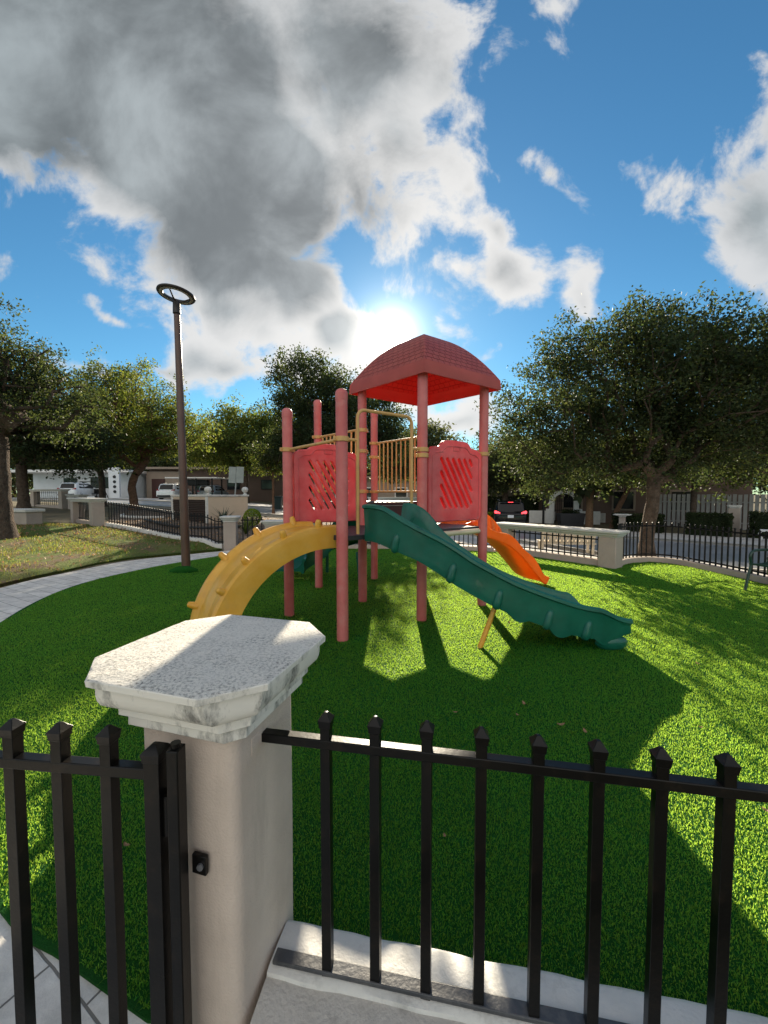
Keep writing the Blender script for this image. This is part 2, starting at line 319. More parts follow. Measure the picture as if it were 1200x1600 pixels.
def link(name, me, mat, parent=None, smooth=40, bevel=0.0, loc=None, seg=2):
    me.materials.append(mat)
    if smooth:
        me.polygons.foreach_set('use_smooth', [True] * len(me.polygons)); me.set_sharp_from_angle(angle=math.radians(smooth))
    o = bpy.data.objects.new(name, me); COL.objects.link(o)
    if bevel:
        b = o.modifiers.new('bevel', 'BEVEL'); b.width = bevel; b.segments = seg; b.limit_method = 'ANGLE'; b.angle_limit = math.radians(50)
    if parent is not None:
        o.parent = parent
        o.location = loc if loc is not None else -world_loc(parent)
    elif loc is not None: o.location = loc
    return o

def world_loc(o):
    v = Vector(o.location)
    return v + world_loc(o.parent) if o.parent else v

def tag(o, label, cat, group=None, kind=None):
    if label: o['label'] = label
    if cat: o['category'] = cat
    if group: o['group'] = group
    if kind: o['kind'] = kind
    return o

def thing(name, label, cat, loc=(0, 0, 0), group=None, rz=0.0):
    o = bpy.data.objects.new(name, None); COL.objects.link(o); o.location = loc; o.rotation_euler.z = rz
    o.empty_display_size = .2
    return tag(o, label, cat, group)

def dup_tree(root, loc, rz, label):
    kids = [(c, list(c.children)) for c in root.children]
    r = root.copy(); COL.objects.link(r); r.location = loc; r.rotation_euler.z = rz; r['label'] = label
    for c, gs in kids:
        d = c.copy(); COL.objects.link(d); d.parent = r
        for g in gs:
            e = g.copy(); COL.objects.link(e); e.parent = d
    return r

def dup_part(o, parent, loc, rz=0.0):
    c = o.copy(); COL.objects.link(c); c.parent = parent; c.location = loc; c.rotation_euler.z = rz; return c

def np_mesh(name, V, F):
    """fast mesh from arrays: V (n,3), F (m,k)"""
    me = bpy.data.meshes.new(name); n, k = F.shape
    me.vertices.add(len(V)); me.vertices.foreach_set('co', V.astype(np.float32).ravel())
    me.loops.add(n * k); me.loops.foreach_set('vertex_index', F.astype(np.int32).ravel())
    me.polygons.add(n); me.polygons.foreach_set('loop_start', np.arange(0, n * k, k, dtype=np.int32)); me.polygons.foreach_set('loop_total', np.full(n, k, dtype=np.int32))
    me.update(calc_edges=True); return me

# ------------------------------------------------------------------ terrain
TURF_LEFT = [(-.72, 1.13), (-1.1, 1.285), (-1.48, 1.45), (-2.5, 2.1), (-3.9, 3.45), (-4.75, 4.85), (-5.25, 6.2), (-5.32, 7.3), (-4.95, 8.6), (-4.25, 9.9), (-3.7, 10.7)]
FENCE_BACK = [(-3.3, 11.1), (-2.0, 11.3), (.25, 11.25), (1.9, 11.05), (3.25, 10.6), (4.95, 8.45), (5.55, 8.95), (6.2, 9.15), (6.6, 8.8), (6.72, 8.0), (6.74, 7.0), (6.55, 5.2), (5.9, 3.4), (4.6, 1.8), (3.0, .95), (1.6, .80), (.79, .92), (-.16, 1.08)]
TURF = TURF_LEFT + FENCE_BACK + [(-.45, 1.12)]
def poly_sd(P, poly):
    """signed distance of points P (n,2) outside polygon (negative inside)"""
    A = np.array(poly); B = np.roll(A, -1, 0); d = np.full(len(P), 1e9); ins = np.zeros(len(P), bool)
    for a, b in zip(A, B):
        ab = b - a; t = np.clip(((P - a) @ ab) / max(ab @ ab, 1e-9), 0, 1)
        d = np.minimum(d, np.linalg.norm(P - (a + t[:, None] * ab), axis=1))
        c = ((a[1] > P[:, 1]) != (b[1] > P[:, 1]))
        xi = (b[0] - a[0]) * (P[:, 1] - a[1]) / (b[1] - a[1] if abs(b[1] - a[1]) > 1e-9 else 1e-9) + a[0]
        ins ^= c & (P[:, 0] < xi)
    return np.where(ins, -d, d)
def sm(x): x = np.clip(x, 0, 1); return x * x * (3 - 2 * x)
def H(P):
    P = np.atleast_2d(np.array(P, float)); s = poly_sd(P, TURF); x = P[:, 0]; y = P[:, 1]
    g = np.where(x < 0, np.clip(-.036 * x, 0, .95), np.clip(-.085 * x, -.72, 0))
    ramp = np.where(x < 0, sm((s - 1.3) / 6), sm((s - .25) / 4.5))
    front = sm((y - 1.5) / 3)
    mound = .13 * sm((s - 1.32) / .5) * sm((-x - 2.2) / 1.5) * (1 - sm((s - 6) / 6))
    return (g * ramp + mound) * front
def h1(x, y): return float(H([(x, y)])[0])

def struct(o): o['kind'] = 'structure'; return o

# ground: polar sheet to the horizon
def make_ground():
    rad = np.concatenate([np.linspace(.0, 18, 61)[1:], 18 * (1.12 ** np.arange(1, 33))]); na = 180
    V = [(0.8, 6.0)]; th = np.linspace(0, 2 * PI, na, endpoint=False)
    XY = np.concatenate([[[.8, 6.]]] + [np.stack([.8 + r * np.cos(th), 6 + r * np.sin(th)], 1) for r in rad])
    s = poly_sd(XY, TURF); z = H(XY) - .07 * (1 - sm((s - .05) / 2.2)) - .012
    z = np.where(np.hypot(XY[:, 0], XY[:, 1]) > 120, z * .3, z)
    V = np.column_stack([XY, z]); F = []
    for i in range(len(rad) - 1):
        a = 1 + i * na; b = a + na; j = np.arange(na); k = (j + 1) % na
        F.append(np.stack([a + j, b + j, b + k, a + k], 1))
    F = np.concatenate(F)
    me = np_mesh('ground', V, F)
    return struct(link('ground', me, M['soil'], smooth=0))
make_ground()

def strip(name, A, B, mat, off, nu=6, n=8, skirt=.06, ends=True):
    """terrain-following sheet between two polylines with a small skirt of thickness"""
    a = catmull([(p[0], p[1], 0) for p in A], n); b = catmull([(p[0], p[1], 0) for p in B], n)
    def res(c, m):
        d = [0]
        for i in range(1, len(c)): d.append(d[-1] + (c[i] - c[i - 1]).length)
        q = np.linspace(0, d[-1], m); return np.stack([np.interp(q, d, [p.x for p in c]), np.interp(q, d, [p.y for p in c])], 1)
    m = max(len(a), len(b)); a = res(a, m); b = res(b, m)
    t = np.linspace(0, 1, nu + 1)
    XY = (a[:, None, :] * (1 - t)[None, :, None] + b[:, None, :] * t[None, :, None]).reshape(-1, 2)
    z = H(XY) + off
    V = np.column_stack([XY, z]); k = nu + 1; F = []
    for i in range(m - 1):
        for j in range(nu): F.append((i * k + j, (i + 1) * k + j, (i + 1) * k + j + 1, i * k + j + 1))
    # skirt
    rim = [i * k for i in range(m)] + [(m - 1) * k + j for j in range(1, k)] + [i * k + nu for i in range(m - 2, -1, -1)] + [j for j in range(nu - 1, 0, -1)]
    o = len(V); V2 = V[rim].copy(); V2[:, 2] -= skirt; V = np.concatenate([V, V2]); r = len(rim)
    for i in range(r): F.append((rim[i], rim[(i + 1) % r], o + (i + 1) % r, o + i))
    me = np_mesh(name, V, np.array(F))
    return struct(link(name, me, mat, smooth=0))

# turf: flat polygon sheet
def make_turf():
    poly = [(p.x, p.y) for p in catmull([(x, y, 0) for x, y in TURF_LEFT], 6)] + list(FENCE_BACK[:]) + [(-.45, 1.12)]
    mb = MB(); mb.prism(poly, -.045, 0.0)
    return struct(mb.build('turf', M['turf'], smooth=0))
make_turf()

PATH_OUT = [(-.62, -1.2), (-1.6, -.6), (-3.0, .2), (-4.6, 1.9), (-5.8, 4.2), (-6.5, 6.7), (-6.35, 8.2), (-6.05, 9.35), (-4.95, 10.5), (-4.35, 11.0)]
PATH_IN = [(.3, -1.2), (-.1, -.2), (-.45, .9), (-.70, 1.36), (-1.32, 1.66), (-2.36, 2.28), (-3.72, 3.58), (-4.56, 4.92), (-5.05, 6.2), (-5.12, 7.3), (-4.76, 8.55), (-4.07, 9.8), (-3.45, 10.9)]
strip('path', PATH_IN, PATH_OUT, M['path'], -.012, nu=8)
strip('lawn', [(-5.2, .8), (-6.1, 4.2), (-6.62, 6.7), (-6.48, 8.2), (-6.15, 9.4), (-5.1, 10.6), (-4.55, 11.1)],
      [(-16, -2), (-17, 5), (-17, 10), (-15, 15), (-10, 13.6), (-7.3, 12.5), (-5.0, 11.45)], M['lawn'], .03, nu=26, n=10, skirt=.16)
strip('pavement', [(6.85, 7.6), (6.75, 8.9), (6.2, 9.3), (5.1, 9.0), (3.4, 10.8), (1.9, 11.25)], [(15.0, 6.8), (11.6, 10.2), (9.4, 12.4), (7.2, 14.6), (5.0, 16.8), (2.6, 18.6)], M['concrete'], .015, nu=14)
strip('mulch_bed', [(2.0, 11.3), (-.5, 11.5), (-3.2, 11.5), (-4.7, 11.6), (-7.3, 12.7), (-10, 14.2)], [(2.6, 18.4), (-1.5, 19.6), (-6, 21.8), (-10, 23.8), (-14, 26), (-19, 28.2)], M['mulch'], .015, nu=12)
ROADC = [(34, -8), (24, 3), (18.9, 8.2), (14, 13.1), (8.6, 18.5), (3, 22.6), (-5, 26.4), (-14, 30.6), (-24, 34.0), (-44, 37)]
def offset_line(c, d):
    out = []
    for i in range(len(c)):
        a = Vector(c[max(i - 1, 0)]); b = Vector(c[min(i + 1, len(c) - 1)]); t = (b - a).normalized(); out.append((c[i][0] + t.y * d, c[i][1] - t.x * d))
    return out
strip('road', offset_line(ROADC, -3.5), offset_line(ROADC, 3.5), M['asphalt'], .03, nu=8, n=10)
strip('kerb', offset_line(ROADC, -3.5), offset_line(ROADC, -3.68), M['kerb'], .14, nu=1, n=10, skirt=.2)
strip('kerb', offset_line(ROADC, 3.66), offset_line(ROADC, 3.5), M['kerb'], .13, nu=1, n=10, skirt=.2)
strip('pavement', offset_line(ROADC, 7.2), offset_line(ROADC, 3.68), M['concrete'], .11, nu=6, n=10)
strip('parking_apron', [(-10, 33.5), (-20, 37.4), (-44, 41)], [(-9, 37), (-19, 44.5), (-44, 48)], M['concrete'], .03, nu=5, n=8)

# ------------------------------------------------------------------ grass
def blades(name, n, xy, z, hgt, wid, lean, mat):
    a = RNG.uniform(0, 2 * PI, n); hh = hgt * RNG.uniform(.6, 1.25, n); ww = wid * RNG.uniform(.7, 1.3, n)
    la = RNG.uniform(0, 2 * PI, n); lr = np.abs(RNG.normal(0, lean, n)) * hh
    base = np.column_stack([xy, z]); d = np.column_stack([np.cos(a), np.sin(a), np.zeros(n)]) * ww[:, None] / 2
    ld = np.column_stack([np.cos(la), np.sin(la), np.zeros(n)])
    mid = base + ld * (lr * .3)[:, None]; mid[:, 2] += hh * .6
    tip = base + ld * lr[:, None]; tip[:, 2] += hh * np.sqrt(np.clip(1 - (lr / hh / 1.6) ** 2, .15, 1))
    V = np.stack([base - d, base + d, mid + d * .8, mid - d * .8, tip], 1).reshape(-1, 3)
    i = np.arange(n)[:, None] * 5
    Q = i + np.array([[0, 1, 2, 3]]); T = i + np.array([[3, 2, 4]])
    me = bpy.data.meshes.new(name)
    me.vertices.add(len(V)); me.vertices.foreach_set('co', V.astype(np.float32).ravel())
    loops = np.concatenate([Q.ravel(), T.ravel()]); me.loops.add(len(loops)); me.loops.foreach_set('vertex_index', loops.astype(np.int32))
    st = np.concatenate([np.arange(n) * 4, n * 4 + np.arange(n) * 3]); me.polygons.add(2 * n)
    me.polygons.foreach_set('loop_start', st.astype(np.int32)); me.polygons.foreach_set('loop_total', np.concatenate([np.full(n, 4), np.full(n, 3)]).astype(np.int32))
    me.update(calc_edges=True)
    return link(name, me, mat, smooth=0)

def turf_pts(n):
    """pile points inside the frame's wedge of turf; tufts get coarser and sparser with distance, continuously"""
    g = np.linspace(.9, 11.6, 800); w_ = .0023 + .0007 * g; pdf = (1.1 * g + 1.5) / w_ ** 1.9; cdf = np.cumsum(pdf); cdf /= cdf[-1]; out = []; tot = 0
    while tot < n:
        y = np.interp(RNG.uniform(0, 1, n), cdf, g); x = RNG.uniform(-1, 1, n) * (1.1 * y + 1.5)
        P = np.column_stack([x, y]); P = P[poly_sd(P, TURF) < -.015]; out.append(P); tot += len(P)
    return np.concatenate(out)[:n]
PP = turf_pts(760000); nn = len(PP)
wd = .0023 + .0007 * PP[:, 1]; hg = .0115 + .0009 * PP[:, 1]
tb = blades('turf_pile', nn, PP, np.zeros(nn), hg, wd, .85, M['blade']); tb['kind'] = 'stuff'
tag(tb, 'short green artificial turf pile covering the playground', 'artificial grass')
# rough natural lawn on the mound
n0 = 60000
LP = np.column_stack([RNG.uniform(-14, -4.6, n0), RNG.uniform(4.5, 14, n0)])
LAWN_POLY = [(-6.1, 4.2), (-6.62, 6.7), (-6.48, 8.2), (-6.15, 9.4), (-5.1, 10.6), (-4.7, 11.1), (-5.2, 11.4), (-7.3, 12.3), (-10, 13.3), (-14, 14), (-14, 4)]
LP = LP[poly_sd(LP, LAWN_POLY) < 0]
pat = np.sin(LP[:, 0] * 2.1 + np.sin(LP[:, 1] * 1.7) * 1.3) + np.sin(LP[:, 1] * 2.9 + LP[:, 0] * 1.1) + RNG.normal(0, .7, len(LP))
LP = LP[pat > -.1]; nl = len(LP)
lb = blades('lawn_grass', nl, LP, H(LP) + .025, np.full(nl, .055), np.full(nl, .009), .8, M['lawn_blade']); lb['kind'] = 'stuff'
tag(lb, 'patchy natural grass tufts growing on the dry mound beside the path', 'grass')

def leaf_quads(C, L, W, name, mat, upb=.5):
    n = len(C)
    ax = RNG.normal(0, 1, (n, 3)); ax /= np.linalg.norm(ax, axis=1)[:, None]
    nr = RNG.normal(0, 1, (n, 3)); nr[:, 2] += upb; nr -= ax * np.sum(nr * ax, 1)[:, None]; nr /= np.linalg.norm(nr, axis=1)[:, None] + 1e-9
    sd = np.cross(ax, nr); l = L * RNG.uniform(.7, 1.3, n)[:, None]; w = W * RNG.uniform(.7, 1.3, n)[:, None]
    V = np.stack([C - ax * l * .5, C - ax * l * .05 + sd * w * .5 + nr * w * .18, C + ax * l * .5, C - ax * l * .05 - sd * w * .5 + nr * w * .18], 1).reshape(-1, 3)
    F = np.arange(n * 4).reshape(-1, 4)
    return np_mesh(name, V, F)

# leaf litter scattered over lawn and bed (uncountable)
nlit = 2600
XY = np.concatenate([np.column_stack([RNG.uniform(-13, -4.6, nlit), RNG.uniform(5, 13.4, nlit)]), np.column_stack([RNG.uniform(-10, 2.5, 2600), RNG.uniform(11.8, 19.5, 2600)])])
XY = XY[(poly_sd(XY, LAWN_POLY) < 0) | ((XY[:, 1] > 11.6) & (poly_sd(XY, TURF) > .5))]
me = leaf_quads(np.column_stack([XY, H(XY) + .06]), .075, .04, 'leaf_litter', M['brown_leaf'], 4.0)
o = link('leaf_litter', me, M['brown_leaf'], smooth=0); o['kind'] = 'stuff'; tag(o, 'brown dry leaf litter strewn over the lawn mound and planting bed', 'leaf litter')

# single fallen leaves on the turf
def fallen():
    mb = MB(); n = 7; pts = []
    for i in range(n):
        t = i / (n - 1); w = .013 * math.sin(PI * (t * .92 + .04)) ** .7; x = (t - .5) * .055; z = .012 * (2 * t - 1) ** 2
        pts.append([(x, -w, z + .006), (x, 0, z), (x, w, z + .006)])
    vs = [p for r in pts for p in r]; fs = []
    for i in range(n - 1):
        for j in range(2): fs.append((i * 3 + j, i * 3 + j + 1, i * 3 + j + 4, i * 3 + j + 3))
    mb.add(vs, fs)
    return mb.build('fallen_leaf', M['brown_leaf'], smooth=60, loc=(1.2, 2.62, .024))
lf = fallen(); tag(lf, 'small curled tan dry leaf lying on the green turf', 'leaf', 'dry leaves lying on the turf')
spots = [(1.33, 2.55), (2.13, 2.6), (.95, 2.75), (.51, 2.78), (1.05, 2.9), (.28, 1.75), (-.9, 1.9), (-1.15, 1.7), (-.75, 1.62), (1.52, 4.75), (.1, 5.0), (2.9, 3.6), (1.9, 1.9), (2.6, 2.3)]
for x, y in spots:
    c = lf.copy(); COL.objects.link(c); c.location = (x, y, .022); c.rotation_euler = (random.uniform(-.4, .4), random.uniform(-.3, .3), random.uniform(0, 6)); k = random.uniform(.45, .8); c.scale = (k, k, k)

# ------------------------------------------------------------------ play structure
Q0 = Vector((-.45, 4.25, 0)); DU = Vector((.922, .672, 0)); DV = Vector((-.787, .867, 0)); UU = DU.normalized(); VV = DV.normalized()
def node(i, j): return Q0 + DU * i + DV * j
ZD, ZC = 1.13, 1.46
play = thing('play_structure', 'red post playground tower with domed roof, green slide, yellow arch climber and orange climber', 'playground equipment', tuple(node(1, .5)))
PR = .0635
posts = {}
def make_post(i, j, top, capped, clamps):
    p = node(i, j); mb = MB(); mb.tube([(p.x, p.y, -.02), (p.x, p.y, top)], PR, 20)
    o = mb.build('post', M['post'], play)
    if capped:
        MB().lathe([(PR + .003, -.06), (PR + .004, 0), (PR + .001, .02), (PR * .8, .043), (PR * .45, .056), (.002, .06)], (p.x, p.y, top), 20).build('post_cap', M['post'], o)
    for z in clamps:
        c = MB(); c.lathe([(PR + .002, -.026), (PR + .014, -.026), (PR + .014, .026), (PR + .002, .026)], (p.x, p.y, z), 20)
        for a in (.7, 3.84):
            c.box((p.x + (PR + .022) * math.cos(a), p.y + (PR + .022) * math.sin(a), z), (.035, .03, .045), a)
            c.tube([(p.x + (PR + .03) * math.cos(a) - .02 * math.sin(a), p.y + (PR + .03) * math.sin(a) + .02 * math.cos(a), z), (p.x + (PR + .03) * math.cos(a) + .02 * math.sin(a), p.y + (PR + .03) * math.sin(a) - .02 * math.cos(a), z)], .008, 6)
        c.build('clamp', M['tan'], o, bevel=.004)
    posts[(i, j)] = o
make_post(0, 0, 2.64, True, (2.17,))
make_post(1, 0, 3.1, False, (2.13, 2.06))
make_post(2, 0, 3.1, False, (2.14,))
make_post(0, 1, 2.62, True, (2.15,))
make_post(1, 1, 3.1, False, (2.50, 2.2, 1.62))
make_post(2, 1, 3.1, False, (2.48, 1.62))
make_post(1, 2, 3.08, True, (2.52, 1.62))
make_post(2, 2, 3.05, True, (2.50, 2.25, 1.62))

def deck(i, j, z):
    a, b, c, d = node(i, j), node(i + 1, j), node(i + 1, j + 1), node(i, j + 1); ctr = (a + c) / 2
    poly = [(ctr + (p - ctr) * .97) for p in (a, b, c, d)]
    MB().prism([(p.x, p.y) for p in poly], z - .055, z).build('deck', M['deck'], play, smooth=30, bevel=.006)
deck(0, 0, ZD); deck(1, 0, ZD); deck(1, 1, ZC)
# step riser between the decks and cream toe rail below the right panel
mb = MB(); a, b = node(1, 1), node(2, 1); mb.box(((a.x + b.x) / 2, (a.y + b.y) / 2, (ZD + ZC) / 2 - .03), (1.0, .03, ZC - ZD - .06), math.atan2(DU.y, DU.x)); mb.build('step_riser', M['deck'], play)
a, b = node(1, 0), node(2, 0); off = -VV * .06
MB().tube([a + UU * .12 + off + Vector((0, 0, ZD - .055)), b - UU * .16 + off + Vector((0, 0, ZD - .055))], .034, 12).build('toe_rail', M['deck_edge'], play)

# slotted panel through a filled 2-D curve
def panel(p0, p1, z0, z1, through):
    W = (p1 - p0).length - 2 * PR - .05; Hh = z1 - z0
    cu = bpy.data.curves.new('panel_curve', 'CURVE'); cu.dimensions = '2D'; cu.fill_mode = 'BOTH'; cu.extrude = .022; cu.bevel_depth = .012; cu.bevel_resolution = 2
    def spline(pts):
        s = cu.splines.new('POLY'); s.points.add(len(pts) - 1)
        for q, (x, y) in zip(s.points, pts): q.co = (x, y, 0, 1)
        s.use_cyclic_u = True
    def rc(cx, cy, r, a0, a1, n=6): return [(cx + r * math.cos(a0 + (a1 - a0) * k / n), cy + r * math.sin(a0 + (a1 - a0) * k / n)) for k in range(n + 1)]
    w = W / 2; r = .06
    top = lambda x: Hh - .085 + .085 * (.5 + .5 * math.tanh((w * .52 - abs(x)) / .035)) * (1 - .35 * (x / w) ** 2) - .018 * (x / w) ** 2
    out = rc(-w + r, r, r, PI, 1.5 * PI) + rc(w - r, r, r, 1.5 * PI, 2 * PI)
    out += rc(w - .05, Hh - .17, .05, 0, PI / 2)
    out += [(x, top(x)) for x in np.linspace(w - .07, -w + .07, 40)]
    out += rc(-w + .05, Hh - .17, .05, PI / 2, PI)
    # keep the shoulders under the humped top line
    spline(out)
    slots = []
    if True:
        ang = math.radians(-58); dx, dy = math.cos(ang), math.sin(ang); sw = .034
        bx0, bx1, by0, by1 = -w * .56, w * .62, Hh * .17, Hh * .77
        for k in range(-6, 12):
            off0 = -w * .56 + k * .106
            # line through (off0, by1) direction d, clipped to the slot box
            ts = []
            t0 = 0; t1 = (by0 - by1) / dy
            if dx > 0: t0 = max(t0, (bx0 - off0) / dx); t1 = min(t1, (bx1 - off0) / dx)
            if t1 - t0 < .05: continue
            A = (off0 + dx * t0, by1 + dy * t0); B = (off0 + dx * t1, by1 + dy * t1)
            n0 = math.atan2(dy, dx)
            s = rc(B[0], B[1], sw, n0 - PI / 2, n0 + PI / 2, 6) + rc(A[0], A[1], sw, n0 + PI / 2, n0 + 1.5 * PI, 6)
            spline(s[::-1]); slots.append((A, B))
    tmp = bpy.data.objects.new('panel_tmp', cu); COL.objects.link(tmp)
    dg = bpy.context.evaluated_depsgraph_get(); me = bpy.data.meshes.new_from_object(tmp.evaluated_get(dg)); bpy.data.objects.remove(tmp)
    ux = (p1 - p0).normalized(); uz = Vector((0, 0, 1)); uy = ux.cross(uz)
    mid = (p0 + p1) / 2
    Mx = Matrix(((ux.x, uz.x, uy.x, mid.x), (ux.y, uz.y, uy.y, mid.y), (ux.z, uz.z, uy.z, z0), (0, 0, 0, 1)))
    me.transform(Mx); me.name = 'panel'
    me.materials.clear()
    o = link('panel', me, M['panel'], play, smooth=35)
    if not through:   # closed thin back skin, seen through the slots
        bk = MB(); back = [(x * .95, .03 + (y - .03) * .97) for x, y in out]
        R = [[Mx @ Vector((x, y, d)) for x, y in back] for d in (-.075, -.06)]
        bk.rings(R); bk.build('panel_back', M['panel_thin'], o)
    # embossed border bead and name-plate recess frame
    bd = MB(); pts = [Mx @ Vector((x * .90, .045 + (y - .045) * .93, .034)) for x, y in out]
    bd.tube(pts + [pts[0]], .007, 6); bd.build('border_bead', M['panel'], o)
    pl = MB(); c = [(-.06, Hh - .125), (.06, Hh - .125), (.06, Hh - .065), (-.06, Hh - .065)]; pts = [Mx @ Vector((x, y, .033)) for x, y in c]
    pl.tube(pts + [pts[0]], .006, 6); pl.build('plate_frame', M['panel'], o)
    return o
panel(node(1, 0), node(2, 0), 1.235, 2.27, False)
panel(node(0, 1), node(1, 1), 1.21, 2.25, True)

def rail_set(a, b, zt, zb, nb):
    mid = (a + b) / 2; d = (b - a).normalized()
    s0 = a + d * (PR + .01); s1 = b - d * (PR + .01)
    rl = MB().tube([(s0.x, s0.y, zt), (s1.x, s1.y, zt)], .018, 10).build('guard_rail', M['tan'], play); MB().tube([(s0.x, s0.y, zb), (s1.x, s1.y, zb)], .018, 10).build('lower_rail', M['tan'], rl)
    first = None
    for k in range(nb):
        p = s0 + (s1 - s0) * ((k + .7) / (nb + .4))
        MB().tube([(p.x, p.y, zb), (p.x, p.y, zt)], .013, 8).build('baluster', M['tan'], rl)
rail_set(node(2, 2), node(2, 1), 2.50, 1.62, 9)
rail_set(node(1, 1), node(1, 2), 2.52, 1.62, 9)
# plain bar over the climber entry
a, b = node(0, 1), node(0, 0)
MB().tube([(a.x, a.y, 2.15), (b.x, b.y, 2.17)], .018, 10).build('entry_bar', M['tan'], play)
# inverted-U hoop at the slide entry
def hoop():
    a = Vector((-.30, 4.345, 0)) - VV * .02; b = Vector((.318, 4.795, 0)) - VV * .02; zt = 2.50; r = .09; d = (b - a).normalized(); pts = [(a.x, a.y, ZD + .02), (a.x, a.y, 1.8), (a.x, a.y, zt - r)]
    for k in range(1, 6): t = PI / 2 * k / 6; q = a + d * (r - r * math.cos(t)); pts.append((q.x, q.y, zt - r + r * math.sin(t)))
    q = a + d * r; pts.append((q.x, q.y, zt)); q = b - d * r; pts.append((q.x, q.y, zt))
    for k in range(1, 6): t = PI / 2 * k / 6; q = b - d * (r - r * math.sin(t)); pts.append((q.x, q.y, zt - r + r * math.cos(t)))
    pts += [(b.x, b.y, zt - r), (b.x, b.y, 1.8), (b.x, b.y, ZD + .02)]
    mb = MB(); mb.tube(pts, .019, 12)
    for p, q, z in ((a, node(0, 0), 2.17), (b, node(1, 0), 2.13)): mb.tube([(p.x, p.y, z), (q.x, q.y, z)], .017, 8)
    mb.build('hoop_bar', M['tan'], play)
hoop()

# roof
def roof():
    c = node(1.5, .5) + Vector((.02, 0, 0)); k = 1.245
    cor = [(node(1, 0) - node(1.5, .5)) * k, (node(2, 0) - node(1.5, .5)) * k, (node(2, 1) - node(1.5, .5)) * k, (node(1, 1) - node(1.5, .5)) * k]
    zb, zr, za = 3.02, 3.15, 3.77; n = 14; m = 16
    V = []; F = []; UV = []
    for s in range(4):
        A, B = cor[s], cor[(s + 1) % 4]; o = len(V); elen = (B - A).length
        rows = [('r', 0), ('r', .5), ('r', 1)] + [('t', i / m) for i in range(1, m + 1)]
        vv = 0; last = None
        for kind, t in rows:
            if kind == 'r': z = zb + (zr - zb) * t; sc = 1.0 - .012 * t
            else:
                z = zr + (za - zr) * (1 - (1 - t) ** 1.95); sc = (1 - .012) * (1 - t) + .035 * t
            mid = (A + B) / 2 * sc; here = Vector((mid.length, z))
            if last is not None: vv += (here - last).length
            last = here
            for j in range(n + 1):
                p = A + (B - A) * (j / n); q = p * sc
                bulge = .0
                V.append((c.x + q.x, c.y + q.y, z)); UV.append(((j / n - .5) * elen * sc, vv))
        for i in range(len(rows) - 1):
            for j in range(n):
                F.append((o + i * (n + 1) + j, o + i * (n + 1) + j + 1, o + (i + 1) * (n + 1) + j + 1, o + (i + 1) * (n + 1) + j))
    o = len(V)
    # small apex lid
    top = [c + q * .035 for q in cor]
    V += [(p.x, p.y, za) for p in top]; UV += [(0, 0)] * 4; F.append((o, o + 1, o + 2, o + 3))
    me = bpy.data.meshes.new('roof'); me.from_pydata(V, [], F); me.update()
    ul = me.uv_layers.new(name='UVMap')
    for l in me.loops: ul.data[l.index].uv = UV[l.vertex_index]
    import bmesh
    bm = bmesh.new(); bm.from_mesh(me); bmesh.ops.remove_doubles(bm, verts=bm.verts, dist=.002); bmesh.ops.recalc_face_normals(bm, faces=bm.faces); bm.to_mesh(me); bm.free()
    o = link('roof', me, M['roof_tile'], play, smooth=66)
    so = o.modifiers.new('solid', 'SOLIDIFY'); so.thickness = .016; so.offset = -1
    bv = o.modifiers.new('bevel', 'BEVEL'); bv.width = .03; bv.segments = 3; bv.limit_method = 'ANGLE'; bv.angle_limit = math.radians(33)
roof()

# slide trough profile
def trough(w, hl, hr, sk, th=.03, rim=.035, floor_r=.09):
    """closed section: inner trough, rolled rims, outer walls with skirts; u to the right of travel"""
    P = []
    fl = .10
    # left rim (u<0) inner -> floor -> right rim
    P += [(-w - rim - .012, hl - .035), (-w - rim - .008, hl - .008), (-w - rim * .5, hl + .006), (-w - .004, hl - .004), (-w + .010, hl - .03)]
    P += [(-w + .03, hl * .5), (-w + .05, fl * .55), (-w + .10, .012), (-w * .4, -.008), (0, -.014), (w * .4, -.008), (w - .10, .012), (w - .05, fl * .55), (w - .03, hr * .5)]
    P += [(w - .010, hr - .03), (w + .004, hr - .004), (w + rim * .5, hr + .006), (w + rim + .008, hr - .008), (w + rim + .012, hr - .035)]
    P += [(w + .022, hr - .05), (w + .012, .06), (w + .018, .0), (w + .010, -sk), (w - .02, -sk - .006), (w - .05, -.055), (w * .4, -.05), (0, -.052), (-w * .4, -.05), (-w + .05, -.055), (-w + .02, -sk - .006), (-w - .010, -sk), (-w - .018, .0), (-w - .012, .06), (-w - .022, hl - .05)]
    return P

